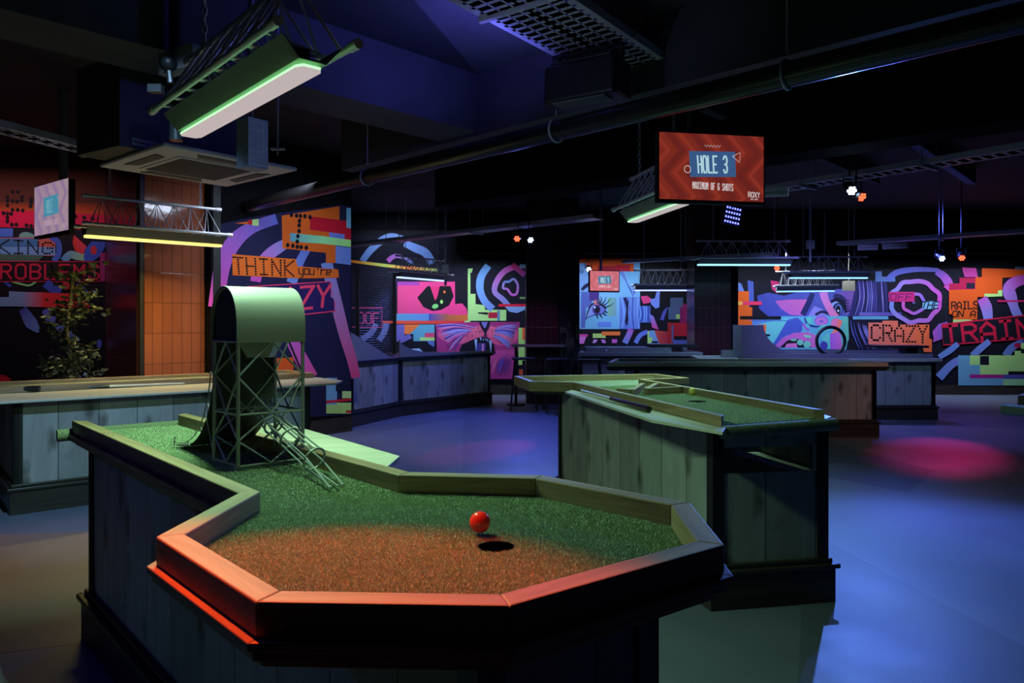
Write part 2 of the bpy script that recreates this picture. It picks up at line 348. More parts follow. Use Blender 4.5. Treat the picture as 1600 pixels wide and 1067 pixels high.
class Painter:
    """flat coloured shapes laid layer on layer on one surface"""
    def __init__(s, fn, boost=1.0, step=.00015): s.fn = fn; s.mb = MB(); s.n = 0; s.step = step; s.k = boost
    def L(s): s.n += 1; return s.n*s.step
    def C(s, c): return tuple(x*s.k for x in lin(c))
    def poly(s, pts, c, c2=None, axis='x'):
        o = s.L()
        if c2 is None: col = s.C(c)
        else:
            i = 0 if axis == 'x' else 1; lo = min(p[i] for p in pts); hi = max(p[i] for p in pts); a, b = s.C(c), s.C(c2)
            col = [tuple(a[k]+(b[k]-a[k])*((p[i]-lo)/(hi-lo+1e-9)) for k in range(3)) for p in pts]
        s.mb.face([s.fn(p[0], p[1], o) for p in pts], col)
    def rect(s, x0, y0, x1, y1, c, c2=None, axis='x'): s.poly([(x0, y0), (x0, y1), (x1, y1), (x1, y0)], c, c2, axis)
    def blob(s, cx, cy, rx, ry, c, n=20, c2=None, axis='x', rot=0, wob=0):
        ca, sa = math.cos(rot), math.sin(rot); pts = []
        for k in range(n):
            a = -2*PI*k/n; r = 1+wob*math.sin(3*a+cx); x, y = rx*r*math.cos(a), ry*r*math.sin(a)
            pts.append((cx+x*ca-y*sa, cy+x*sa+y*ca))
        s.poly(pts, c, c2, axis)
    def stroke(s, pts, w, c, c2=None, smooth=4, closed=False, taper=False):
        P = [Vector((p[0], p[1])) for p in pts]
        if smooth and len(P) > 2:
            Q = []; n = len(P); rng = range(n if closed else n-1)
            g = (lambda i: P[i % n]) if closed else (lambda i: P[max(0, min(n-1, i))])
            for i in rng:
                p0, p1, p2, p3 = g(i-1), g(i), g(i+1), g(i+2)
                for k in range(smooth):
                    t = k/smooth
                    Q.append(.5*((2*p1)+(-p0+p2)*t+(2*p0-5*p1+4*p2-p3)*t*t+(-p0+3*p1-3*p2+p3)*t**3))
            if not closed: Q.append(P[-1])
            P = Q
        n = len(P); o = s.L(); a = s.C(c); b = s.C(c2) if c2 else a; Lp = []; Rp = []; T = []
        W = w if isinstance(w, (list, tuple)) else [w]*2
        for i in range(n):
            d = (P[(i+1) % n]-P[i-1]) if closed else (P[min(i+1, n-1)]-P[max(i-1, 0)])
            if d.length < 1e-9: d = Vector((1, 0))
            d.normalize(); nn = Vector((-d.y, d.x)); t = i/(n-1); T.append(t if not closed else (1-abs(2*t-1)))
            u = t*(len(W)-1); j = min(int(u), len(W)-2); ww = (W[j]+(W[j+1]-W[j])*(u-j))/2
            if taper: ww *= math.sin(PI*min(1, max(.0, t*.9+.08)))
            Lp.append(P[i]+nn*ww); Rp.append(P[i]-nn*ww)
        mixc = lambda t: tuple(a[k]+(b[k]-a[k])*t for k in range(3))
        for i in range(n if closed else n-1):
            j = (i+1) % n
            q = [Lp[i], Lp[j], Rp[j], Rp[i]]
            s.mb.face([s.fn(p.x, p.y, o) for p in q], [mixc(T[i]), mixc(T[j]), mixc(T[j]), mixc(T[i])])
    def text(s, txt, quad, c, w=.14, mode='line', gap=.25, dot=None):
        """letters fitted into quad (top-left, top-right, bottom-right, bottom-left)"""
        tl, tr, br, bl = [Vector((q[0], q[1])) for q in quad]; n = len(txt); adv = 1+gap; tot = n*adv-gap
        H = ((bl-tl).length+(br-tr).length)/2; o = s.L()
        def M(u, v):
            u /= tot; return tl*(1-u)*(1-v)+tr*u*(1-v)+br*u*v+bl*(1-u)*v
        for i, ch in enumerate(txt):
            for pln in FONT.get(ch, []):
                P = [M(i*adv+p[0]/4, p[1]/6) for p in pln]
                if mode == 'line':
                    hw = w*H/2; m = len(P)
                    for k in range(m-1):
                        d = P[k+1]-P[k]
                        if d.length < 1e-9: continue
                        d.normalize(); nn = Vector((-d.y, d.x))*hw; e = d*hw*.8
                        a_, b_ = P[k]-e, P[k+1]+e
                        s.mb.face([s.fn(q.x, q.y, o+k*1e-6) for q in (a_+nn, b_+nn, b_-nn, a_-nn)], s.C(c))
                else:
                    r = (dot or .07)*H
                    for k in range(len(P)-1):
                        d = P[k+1]-P[k]; cnt = max(1, round(d.length/(r*2.25)))
                        for q in range(cnt+1):
                            p = P[k]+d*(q/cnt)
                            s.mb.face([s.fn(p.x+r*math.cos(a), p.y+r*math.sin(a), o) for a in [2*PI*z/8 for z in range(8)]], s.C(c))
FONT = {
 'A': [[(0, 6), (0, 2), (2, 0), (4, 2), (4, 6)], [(0, 4), (4, 4)]], 'B': [[(0, 6), (0, 0), (3, 0), (4, 1), (4, 2), (3, 3), (0, 3)], [(3, 3), (4, 4), (4, 5), (3, 6), (0, 6)]],
 'C': [[(4, 1), (3, 0), (1, 0), (0, 1), (0, 5), (1, 6), (3, 6), (4, 5)]], 'D': [[(0, 0), (3, 0), (4, 1), (4, 5), (3, 6), (0, 6), (0, 0)]],
 'E': [[(4, 0), (0, 0), (0, 6), (4, 6)], [(0, 3), (3, 3)]], 'F': [[(4, 0), (0, 0), (0, 6)], [(0, 3), (3, 3)]],
 'G': [[(4, 1), (3, 0), (1, 0), (0, 1), (0, 5), (1, 6), (3, 6), (4, 5), (4, 3), (2, 3)]], 'H': [[(0, 0), (0, 6)], [(4, 0), (4, 6)], [(0, 3), (4, 3)]],
 'I': [[(.5, 0), (3.5, 0)], [(2, 0), (2, 6)], [(.5, 6), (3.5, 6)]], 'K': [[(0, 0), (0, 6)], [(4, 0), (0, 3), (4, 6)]], 'L': [[(0, 0), (0, 6), (4, 6)]],
 'M': [[(0, 6), (0, 0), (2, 3), (4, 0), (4, 6)]], 'N': [[(0, 6), (0, 0), (4, 6), (4, 0)]],
 'O': [[(1, 0), (3, 0), (4, 1), (4, 5), (3, 6), (1, 6), (0, 5), (0, 1), (1, 0)]], 'P': [[(0, 6), (0, 0), (3, 0), (4, 1), (4, 2), (3, 3), (0, 3)]],
 'R': [[(0, 6), (0, 0), (3, 0), (4, 1), (4, 2), (3, 3), (0, 3)], [(2, 3), (4, 6)]], 'S': [[(4, 1), (3, 0), (1, 0), (0, 1), (0, 2), (4, 4), (4, 5), (3, 6), (1, 6), (0, 5)]],
 'T': [[(0, 0), (4, 0)], [(2, 0), (2, 6)]], 'U': [[(0, 0), (0, 5), (1, 6), (3, 6), (4, 5), (4, 0)]], 'X': [[(0, 0), (4, 6)], [(4, 0), (0, 6)]],
 'Y': [[(0, 0), (2, 3), (4, 0)], [(2, 3), (2, 6)]], 'Z': [[(0, 0), (4, 0), (0, 6), (4, 6)]],
 '3': [[(0, 1), (1, 0), (3, 0), (4, 1), (4, 2), (3, 3), (1.5, 3)], [(3, 3), (4, 4), (4, 5), (3, 6), (1, 6), (0, 5)]],
 '6': [[(4, 1), (3, 0), (1, 0), (0, 1), (0, 5), (1, 6), (3, 6), (4, 5), (4, 4), (3, 3), (0, 3)]], '9': [[(0, 5), (1, 6), (3, 6), (4, 5), (4, 1), (3, 0), (1, 0), (0, 1), (0, 2), (1, 3), (4, 3)]],
 'y': [[(0, 1), (0, 4), (1, 5), (4, 5)], [(4, 1), (4, 6), (3, 7), (1, 7)]], 'o': [[(0, 1), (4, 1), (4, 5), (0, 5), (0, 1)]], 'u': [[(0, 1), (0, 5), (4, 5), (4, 1)]],
 "'": [[(2, 0), (2, 1.5)]], 'r': [[(0, 1), (0, 5)], [(0, 2), (2, 1), (4, 1)]], 'e': [[(0, 3), (4, 3), (4, 1), (0, 1), (0, 5), (4, 5)]], ' ': []}

def wallmap(p, q):
    """pixel of the photograph -> point on the wall through floor points p, q (height from the ray)"""
    p, q = Vector(p), Vector(q); d = (q-p).normalized(); nrm = Vector((d.y, -d.x))     # towards the room
    def fn(x, y, off):
        t = (x-800)/F; Z = p.dot(nrm)/(Vector((t, 1)).dot(nrm)); X = t*Z
        return Vector((X+nrm.x*(off+.002), Z+nrm.y*(off+.002), EYE+(HZ-y)/F*Z))
    return fn
def inset(poly, d):
    """offset a closed counter-clockwise outline inwards by d"""
    n = len(poly); out = []
    for i in range(n):
        a, b, c = Vector(poly[i-1]), Vector(poly[i]), Vector(poly[(i+1) % n])
        n1 = Vector((-(b-a).y, (b-a).x)).normalized(); n2 = Vector((-(c-b).y, (c-b).x)).normalized()
        k = (n1+n2); k = k/(max(.3, 1+n1.dot(n2))); out.append((b.x+k.x*d, b.y+k.y*d))
    return out

# ------------------------------------------------------------------ setting: floor, walls, ceiling
fl = MB()
def fp(pts, c): fl.face([(x, y, fl_z[0]) for x, y in pts], tuple(c)); fl_z[0] += .0002
fl_z = [0.0]
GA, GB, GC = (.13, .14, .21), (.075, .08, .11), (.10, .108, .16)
fp([(-10, -1.5), (12, -1.5), (12, 13.2), (-10, 13.2)], GA)
fp([(-10, -1.5), (-1.0, -1.5), (-3.4, 4.6), (-10, 2)], GC)
fp([(-1.6, -1.5), (2.2, -1.5), (.9, .95), (-.9, .95)], (.03, .03, .035))  # unseen dark patch added to cut red bounce onto the front table
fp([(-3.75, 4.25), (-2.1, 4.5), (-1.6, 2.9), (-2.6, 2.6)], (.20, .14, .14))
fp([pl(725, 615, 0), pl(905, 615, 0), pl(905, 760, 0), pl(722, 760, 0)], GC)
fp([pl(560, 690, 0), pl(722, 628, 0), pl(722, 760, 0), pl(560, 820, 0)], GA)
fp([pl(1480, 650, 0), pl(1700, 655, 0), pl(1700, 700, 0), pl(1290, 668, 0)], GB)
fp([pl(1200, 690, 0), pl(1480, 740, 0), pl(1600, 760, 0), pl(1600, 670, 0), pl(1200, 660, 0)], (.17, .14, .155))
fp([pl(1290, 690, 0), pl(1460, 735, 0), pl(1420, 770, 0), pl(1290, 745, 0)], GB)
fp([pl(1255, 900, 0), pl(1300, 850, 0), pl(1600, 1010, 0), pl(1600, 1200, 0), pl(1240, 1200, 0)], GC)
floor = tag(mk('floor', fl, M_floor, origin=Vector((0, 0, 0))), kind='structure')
fb = MB(); fb.box(-10, 12, -1.5, 13.2, -.1, -.001); tag(mk('floor_slab', fb, M_darkwall), kind='structure')

CH = 3.2
def wall(name, p, q, z1=CH, mat=M_darkwall, th=.12, z0=0):
    p, q = Vector(p), Vector(q); d = (q-p).normalized(); n = Vector((-d.y, d.x))*th
    mb = MB(); mb.prism([p, q, q+n, p+n], z0, z1)
    return tag(mk(name, mb, mat, ang=math.atan2(d.y, d.x), origin=Vector((p.x, p.y, z0))), kind='structure')
W1, W2, W3, W4, W5, W6 = (-10, 8.2), (-4.53, 8.2), (-3.455, 6.876), (-3.03, 7.4), (-2.97, 7.26), (-1.885, 8.6)
wall('wall_left', W1, W2)
wall('wall_tiled_dark', W2, W3, mat=M_tiledark, th=.02)
wall('wall_tiled', W3, W4, mat=M_tile)
wall('wall_mural', W5, W6)
wall('wall_mural_side', W6, (-2.83, 9.6))
wall('wall_mural_return', (-2.83, 9.6), (-3.2, 13))
wall('wall_back', (-3.2, 13), (12, 13))
wall('wall_right', (12, 13), (12, -1.5))
wall('wall_west', (-10, -1.5), (-10, 8.2))
wall('wall_rear', (12, -1.5), (-10, -1.5))
mb = MB(); c_ = Vector(W3); mb.tube([(c_.x+.0, c_.y-.02, 0), (c_.x, c_.y-.02, 3.1)], .02, 4)
tag(mk('trim_1', mb, M_post), kind='structure')
mb = MB(); mb.prism([W4, (-2.95, 7.27), (-2.90, 7.33), (-2.97, 7.47)], 0, 3.1); tag(mk('trim_2', mb, M_post), kind='structure')
def skirting(name, p, q, h=.17, th=.03):
    p, q = Vector(p), Vector(q); d = (q-p).normalized(); n = Vector((d.y, -d.x))*th
    mb = MB(); mb.prism([p+n, q+n, q, p], 0, h-.03); mb.prism([p+n*.5, q+n*.5, q, p], h-.03, h)
    tag(mk(name, mb, M_plinth, ang=math.atan2(d.y, d.x)), kind='structure')
skirting('baseboard_mural', W5, W6); skirting('baseboard_back', (-3.1, 13), (12, 13)); skirting('baseboard_left', W1, W2)
U = Vector((.69, .72)).normalized(); V = Vector((-.72, .69)).normalized(); C0 = Vector((-.26, 5.73))
cb = MB(); cb.prism([C0-U*5.2-V*3, C0-V*3+V*3, C0-V*5.0, C0-V*5-U*5], CH-.012, CH-.002); tag(mk('ceiling_coffer', cb, M_soffit), kind='structure')  # lighter sheet over the darkened ceiling where the recess is lit blue
cb = MB(); cb.box(-10, 12, -1.5, 13.2, CH, CH+.15); tag(mk('ceiling', cb, M_ceil), kind='structure')
# downstands and beams, on the building's diagonal grid
U = Vector((.69, .72)).normalized(); V = Vector((-.72, .69)).normalized()
def beam(name, a, b, wd, z0, z1=CH, mat=M_soffit):
    a, b = Vector(a), Vector(b); d = (b-a).normalized(); n = Vector((-d.y, d.x))*wd
    mb = MB(); mb.prism([a, b, b+n, a+n], z0, z1)
    return tag(mk(name, mb, mat, ang=math.atan2(d.y, d.x)), kind='structure')
C0 = Vector((-.26, 5.73))
beam('ceiling_beam', C0-U*5.2+V*.02, C0+V*.02, .45, 2.75)
beam('ceiling_beam', C0+V*1.9, C0-V*5.0, .42, 2.72)
beam('ceiling_beam', (-.9, 8.6), (5.2, 3.4), .35, 2.62, mat=M_darkwall)
beam('ceiling_beam', (-.95, 12.55), (9.5, 12.55), .4, 2.46, mat=M_darkwall)
for (a, b) in (((1.6, 6.0), (4.6, 9.2)), ((2.9, 6.0), (5.8, 9.2)), ((4.0, 5.0), (7.2, 8.4))):
    beam('ceiling_joist', a, b, .09, 3.0)

# columns
def column(name, x0, x1, y0, y1, mat):
    mb = MB(); mb.box(x0, x1, y0, y1, 0, CH); return tag(mk(name, mb, mat, origin=Vector((x0, y0, 0))), kind='structure')
column('column', .22, .73, 11.5, 12.0, M_tiledark)
cf = MB(); random.seed(3)
cf.box(.735, 1.05, 11.45, 12.0, 0, CH, col=(.012, .013, .014))
for k in range(46):
    h0 = random.uniform(.15, 1.15); x0 = .74+.028*random.randint(0, 9); ww = random.choice((.028, .056)); hh = random.uniform(.06, .22)
    g = random.choice(((.03, .045, .04), (.05, .08, .05), (.02, .03, .03), (.06, .09, .06)))
    cf.face([(x0, 11.449-.0002*k, h0), (min(1.05, x0+ww), 11.449-.0002*k, h0), (min(1.05, x0+ww), 11.449-.0002*k, h0+hh), (x0, 11.449-.0002*k, h0+hh)], g)
tag(mk('column_camouflage', cf, M_mural), kind='structure')
column('column_right', 2.85, 3.42, 11.5, 12.0, M_tiledark)
column('column_right_side', 3.425, 3.55, 11.55, 12.0, M_darkwall)

# ------------------------------------------------------------------ murals
INK = (16, 15, 30)
def mural(name, P, label):
    o = mk(name, P.mb, M_mural); tag(o, label, 'mural'); return o
# (a) THINK mural
P = Painter(wallmap(W5, W6), 1.1)
P.poly([(333, 352), (400, 338), (530, 320), (548, 322), (548, 648), (333, 660)][::-1], (28, 26, 62))
VB, PK, LB = (92, 100, 190), (200, 70, 165), (105, 135, 200)
P.stroke([(336, 480), (341, 450), (349, 408), (368, 375), (395, 355), (432, 342)], [22, 24, 26, 24, 18, 16], PK, VB)
P.poly([(367, 349), (394, 345), (404, 352), (394, 351)], (205, 95, 30)); P.poly([(387, 344), (394, 343), (394, 352), (387, 350)], (190, 30, 50)); P.poly([(394, 343), (404, 342), (404, 353), (394, 352)], (180, 225, 140))
P.stroke([(399, 440), (404, 418), (420, 398), (440, 384), (455, 376)], [16, 18, 18, 12], PK, LB)
P.stroke([(455, 442), (462, 424), (470, 405), (480, 388), (492, 372)], [17, 14, 13, 12], LB, VB)
P.stroke([(510, 410), (517, 440), (527, 480), (537, 520), (549, 560), (556, 590)], [18, 18, 18, 16, 14], LB, (220, 70, 130))
P.stroke([(440, 500), (455, 530), (470, 560), (486, 590)], [18, 20, 22], (150, 90, 190), (215, 75, 150))
P.poly([(440, 337), (530, 322), (530, 372), (524, 373), (524, 411), (509, 411), (509, 395), (441, 388)], (205, 92, 28))
P.poly([(484, 338), (541, 345), (541, 355), (548, 357), (548, 375), (524, 372), (524, 364), (484, 359)], (185, 22, 44))
P.poly([(530, 323), (541, 324), (541, 345), (530, 344)], (30, 32, 60)); P.poly([(541, 325), (548, 325), (548, 357), (541, 356)], (110, 170, 200))
P.poly([(514, 363), (538, 366), (538, 376), (514, 374)], (105, 120, 205)); P.poly([(524, 384), (548, 387), (548, 414), (524, 411)], (105, 130, 205))
P.poly([(453, 364), (505, 369), (505, 381), (453, 377)], (90, 150, 175), (140, 215, 150)); P.poly([(505, 369), (548, 375), (548, 386), (505, 381)], (140, 215, 150), (165, 225, 130))
for (x, y) in [(455, 336), (463, 337), (469, 337.5), (476, 338), (484, 339.5), (467.5, 345), (467, 352), (467, 361), (465, 369), (464, 377.5), (449, 383), (457, 384), (464, 385.5), (470, 386), (478, 387)]:
    P.blob(x, y, 2.9, 3.6, (18, 14, 24), 10)
P.poly([(362, 397), (462, 405), (464, 416), (528, 421), (529, 434), (470, 435), (363, 430)], (215, 100, 32))
P.text('THINK', [(364, 402), (458, 408), (458, 431), (366, 427)], (24, 14, 20), mode='dots', dot=.07, gap=.45)
P.text("you're", [(466, 417), (517, 420), (515, 431), (467, 431)], (24, 14, 20), w=.13, gap=.35)
P.poly([(385, 450), (516, 440), (516, 464), (521, 467), (522, 486), (385, 500)], (38, 24, 84))
P.stroke([(385, 448), (515, 440), (518, 462)], 1.6, (215, 60, 100), smooth=0); P.stroke([(522, 470), (523, 486), (385, 501)], 1.8, (215, 60, 100), smooth=0)
P.text('CRAZY', [(390, 455), (516, 445), (512, 478), (392, 492)], (225, 62, 96), w=.13, gap=.35)
P.poly([(424, 560), (458, 558), (458, 578), (424, 578)], (205, 80, 30))
P.rect(509, 590, 526, 632, (105, 150, 190)); P.rect(524, 594, 548, 611, (26, 26, 54)); P.rect(534, 611, 548, 622, (180, 215, 140)); P.rect(526, 629, 548, 646, (175, 215, 120)); P.rect(509, 632, 534, 646, (170, 205, 120))
P.poly([(509, 626), (548, 622), (548, 626), (509, 630)], (200, 30, 50)); P.rect(540, 641, 548, 645, (200, 30, 50))
mural('painted_mural', P, 'mural on the angled wall with orange THINK you\'re lettering')
# (b) PROBLEMS mural
P = Painter(wallmap(W1, W2), .8)
P.rect(-60, 225, 165, 600, (13, 13, 20))
P.rect(-60, 225, 165, 318, (84, 38, 14)); P.poly([(-60, 314), (165, 318), (165, 337), (-60, 337)], (84, 38, 14), (205, 80, 20), 'y')
P.poly([(-60, 328), (60, 330), (166, 336), (165, 352), (160, 360), (115, 358), (60, 356), (-60, 354)], (205, 18, 62))
for (cx, cy) in [(20, 300), (28, 300), (12, 308), (12, 314), (20, 314), (27, 315), (34, 313), (35, 308), (12, 321), (20, 328), (28, 328), (36, 329), (12, 334), (6, 333), (18, 334), (12, 340), (12, 346), (49, 311), (49, 316), (48, 322), (19, 351), (26, 351), (42, 352), (49, 353), (56, 353), (132, 340), (145, 341), (118, 338)]:
    P.blob(cx, cy, 3, 3.2, (10, 8, 10), 10)
P.rect(-40, 357, 21, 370, (70, 110, 190)); P.blob(44, 372, 14, 9, (110, 160, 140), rot=.3)
P.rect(-60, 371, 87, 400, (60, 110, 150), (190, 90, 60)); P.rect(-60, 373, 60, 398, (60, 110, 150)); P.rect(-60, 386, 87, 399, (90, 150, 190), (110, 150, 190))
P.text('KING', [(-2, 374), (84, 380), (82, 396), (0, 396)], (8, 8, 12), mode='dots', dot=.09, gap=.45)
P.stroke([(80, 370), (92, 380), (92, 398), (84, 408)], 9, (60, 80, 170), (70, 110, 190)); P.stroke([(100, 408), (110, 398), (120, 400), (134, 402)], 12, (80, 140, 190), (150, 200, 140))
P.poly([(116, 367), (136, 385), (130, 398), (118, 392), (114, 380)], (205, 50, 30), (220, 70, 90))
P.poly([(131, 402), (135, 388), (144, 377), (165, 378), (165, 385), (158, 400), (146, 408), (133, 408)], (60, 90, 190)); P.blob(147, 391, 5, 7, (205, 50, 60))
P.rect(157, 395, 165, 440, (160, 45, 110)); P.poly([(-60, 395), (70, 399), (60, 409), (-60, 409)], (70, 100, 80))
P.stroke([(20, 440), (45, 446), (57, 440)], 3.5, (120, 190, 120)); P.stroke([(8, 440), (18, 448)], 5, (50, 70, 150)); 
P.rect(-60, 408, 157, 440, (26, 10, 16)); P.stroke([(-60, 408), (158, 409), (158, 440), (-60, 440)], 1.3, (190, 24, 60), smooth=0)
P.text('PROBLEMS', [(-20, 413), (155, 414), (155, 436), (-20, 435)], (196, 30, 60), w=.14, gap=.5)
P.stroke([(72, 442), (85, 452), (95, 458)], 14, (60, 80, 175)); P.stroke([(103, 440), (107, 452)], 10, (170, 40, 50)); P.stroke([(122, 442), (136, 458)], 8, (70, 100, 190))
P.poly([(-60, 466), (15, 464), (15, 455), (36, 456), (36, 479), (-60, 478)], (100, 150, 190), (120, 150, 180)); P.poly([(36, 456), (70, 457), (70, 480), (36, 479)], (120, 150, 180), (215, 45, 50)); P.poly([(70, 457), (126, 459), (142, 480), (70, 480)], (215, 45, 50))
P.stroke([(36, 482), (42, 492), (50, 505), (62, 518)], [12, 16, 20, 6], (60, 60, 140), (110, 150, 215)); P.stroke([(70, 484), (80, 498), (98, 514), (125, 532)], [8, 16, 14, 5], (90, 90, 180), (110, 150, 220))
P.stroke([(100, 482), (96, 494), (90, 500)], 10, (110, 50, 90)); P.poly([(-60, 580), (8, 586), (18, 592), (18, 600), (-60, 600)], (200, 30, 60)); P.blob(156, 537, 4, 7, (90, 120, 220))
mural('painted_mural', P, 'mural on the far left wall with red PROBLEMS lettering behind the leafy plant')
# (c) tiger mural on the back wall
BW = wallmap((-3.2, 13), (12, 13))
P = Painter(BW, 1.0)
P.rect(536, 366, 821, 592, (17, 16, 34)); P.rect(536, 360, 706, 366, (8, 8, 14)); P.rect(706, 360, 821, 413, (6, 6, 10))
P.stroke([(566, 408), (578, 392), (596, 376), (612, 370), (630, 374)], [10, 11, 12, 10], LB, (130, 160, 215)); P.stroke([(632, 380), (650, 388), (665, 395), (676, 412)], [10, 13, 13, 12], (120, 150, 215), LB)
P.stroke([(606, 408), (617, 400), (632, 403), (645, 411)], [8, 6, 5], (190, 90, 190), LB)
P.poly([(548, 406), (600, 412), (600, 417), (548, 410)], (230, 120, 30), (190, 205, 90)); P.poly([(600, 412), (640, 417), (640, 421), (600, 417)], (190, 205, 90), (235, 110, 50)); P.poly([(640, 416), (684, 420), (684, 424), (640, 421)], (235, 110, 50), (170, 205, 110))
P.rect(621, 440, 711, 492, (205, 66, 120), (225, 60, 130)); P.rect(621, 440, 655, 446, (150, 60, 150)); P.poly([(700, 475), (722, 474), (729, 482), (731, 492), (700, 492)], (220, 62, 125))
P.poly([(711, 440), (731, 440), (731, 480), (722, 474), (711, 475)], (14, 12, 24))
P.poly([(652, 465), (668, 447), (704, 447), (709, 463), (702, 477), (690, 484), (676, 486), (662, 480)], (12, 12, 18)); P.poly([(672, 447), (687, 447), (684, 462), (680, 470)], (215, 50, 110))
P.blob(680, 478.5, 5, 3.6, (120, 195, 110), rot=-.3); P.blob(690, 471.5, 2.2, 3, (150, 215, 110)); P.blob(694.5, 456, 1.7, 2.2, (225, 110, 50))
P.rect(618, 490, 670, 501, (90, 150, 190), (90, 130, 190)); P.rect(670, 490, 700, 501, (60, 70, 150), (170, 95, 60)); P.rect(700, 492, 731, 501, (170, 95, 60), (205, 105, 50))
P.rect(598, 501, 728, 506, (235, 85, 60), (205, 50, 60))
P.poly([(731, 420), (739, 419), (737, 426), (735, 426), (735, 459), (743, 459), (743, 475), (758, 477), (758, 484), (791, 484), (791, 501), (735, 501), (735, 506), (726, 506), (726, 501), (731, 501)][::-1], (165, 215, 130))
P.poly([(747, 488), (762, 488), (762, 492), (747, 490)], (16, 14, 26)); P.rect(763, 488, 777, 497, (170, 30, 56)); P.rect(777, 485, 781, 501, (90, 130, 165))
P.stroke([(763, 415), (752, 432), (750, 452), (757, 470), (770, 483)], [11, 12, 11, 11], (110, 160, 215), LB)
P.stroke([(806, 416), (788, 424), (776, 440), (773, 456), (786, 468), (796, 480)], [9, 9, 8, 9], (200, 80, 170), LB); P.stroke([(800, 414), (810, 421), (820, 430)], 9, (210, 50, 110), (140, 60, 140))
P.stroke([(795, 440), (803, 436), (809, 446), (807, 459), (799, 460), (793, 452), (786, 450), (788, 441)], 3.6, LB, (200, 90, 190), closed=True)
P.poly([(788, 478), (821, 478), (820, 484), (808, 489), (796, 487)], (125, 160, 215)); P.rect(779, 475, 821, 479, (205, 30, 60)); P.rect(812, 464, 821, 467, (120, 150, 90)); P.rect(812, 413, 821, 419, (140, 185, 210))
P.poly([(632, 507), (656, 507), (640, 522), (632, 522)], (235, 120, 60)); P.poly([(656, 507), (679, 507), (679, 533), (646, 533), (646, 522), (640, 522)][::-1], (90, 160, 185)); P.rect(664, 520, 679, 527, (205, 70, 110)); P.rect(656, 527, 679, 532, (170, 215, 120))
P.poly([(618, 507), (632, 507), (632, 524), (640, 522), (644, 528), (628, 536), (618, 532)], (110, 100, 180)); P.poly([(640, 545), (655, 544), (664, 552), (640, 553)], (150, 175, 220)); P.poly([(668, 533), (679, 534), (678, 542), (670, 537)], (90, 110, 190))
P.stroke([(588, 506), (580, 520), (566, 530)], 9, (120, 130, 190)); P.stroke([(604, 505), (600, 520), (592, 532)], 9, (120, 130, 190))
P.stroke([(550, 481), (597, 481), (597, 512), (550, 511)], 1.5, (225, 70, 130), smooth=0); P.text('OOF', [(560, 488), (592, 489), (592, 506), (560, 505)], (225, 70, 130), w=.12, gap=.35)
# tiger
P.poly([(681, 507), (735, 503), (812, 503), (810, 548), (683, 550)], (160, 50, 120)); P.poly([(762, 548), (808, 546), (801, 592), (762, 592)], (185, 70, 140), (165, 50, 130), 'y')
P.blob(718, 522, 34, 15, (205, 85, 130)); P.blob(786, 524, 25, 16, (205, 80, 130)); P.blob(748, 518, 10, 9, (215, 95, 130)); P.blob(769, 518, 9, 9, (220, 95, 135))
for k in range(26):
    a = k/26; x1 = 682+random.uniform(-2, 6)+a*22; y1 = 508+a*42; x0 = 742-a*14+random.uniform(-6, 3); y0 = 512+a*12
    P.stroke([(x0, y0), ((x0+x1)/2, (y0+y1)/2-3), (x1, y1)], [.6, 2.0, 1.0], random.choice([(150, 140, 215), (225, 110, 150), (110, 40, 110), (190, 90, 160), (70, 60, 150)]))
for k in range(22):
    a = k/22; x1 = 809-a*14; y1 = 506+a*40; x0 = 775-a*5; y0 = 512+a*14
    P.stroke([(x0, y0), ((x0+x1)/2, (y0+y1)/2-2), (x1, y1)], [.5, 1.8, .9], random.choice([(150, 140, 215), (225, 110, 150), (90, 40, 110), (170, 90, 160), (90, 90, 190)]))
P.poly([(748, 502), (766, 502), (764, 512), (758, 522), (752, 512)], (20, 18, 40)); P.poly([(752, 503), (762, 503), (759, 512), (756, 512)], (120, 110, 190)); P.rect(757, 514, 759.6, 526, (24, 18, 40))
P.poly([(716, 552), (722, 538), (740, 530), (752, 526), (764, 528), (772, 538), (774, 552)], (14, 13, 30)); P.poly([(745, 536), (760, 536), (758, 550), (743, 550)], (60, 50, 130)); P.rect(753, 537, 756, 550, (190, 120, 180))
for (x, y, w_, h) in [(743.5, 530, 2.2, 19), (766.5, 532, 2.2, 19), (751, 527, 1.5, 6), (755, 529, 1.2, 3.5), (759, 529, 1.2, 3.5), (762, 530, 1.2, 5)]:
    P.poly([(x-w_, y), (x+w_, y), (x+w_*.2, y+h)], (150, 175, 225))
for (x, y) in [(747, 512), (749, 518), (744, 518), (738, 524), (730, 525), (723, 523), (715, 520), (772, 509), (769, 516), (775, 516), (774, 524), (778, 524), (783, 536), (779, 532), (751, 517.5)]: P.blob(x, y, .9, .9, (50, 20, 60), 6)
for k in range(14):
    x = 766+random.uniform(0, 34); P.stroke([(x, 550+random.uniform(0, 10)), (x-4, 570), (x-7, 584)], [.8, 2.4, .5], random.choice([(205, 95, 170), (110, 50, 140), (215, 100, 150), (80, 50, 150)]))
P.rect(810, 512, 816, 570, (165, 215, 120)); P.rect(816, 512, 820, 531, (225, 100, 60)); P.rect(816, 531, 820, 563, (165, 215, 120)); P.rect(811, 577, 817, 586, (190, 80, 50))
mural('painted_mural', P, 'tiger mouth mural on the back wall left of the tiled column')
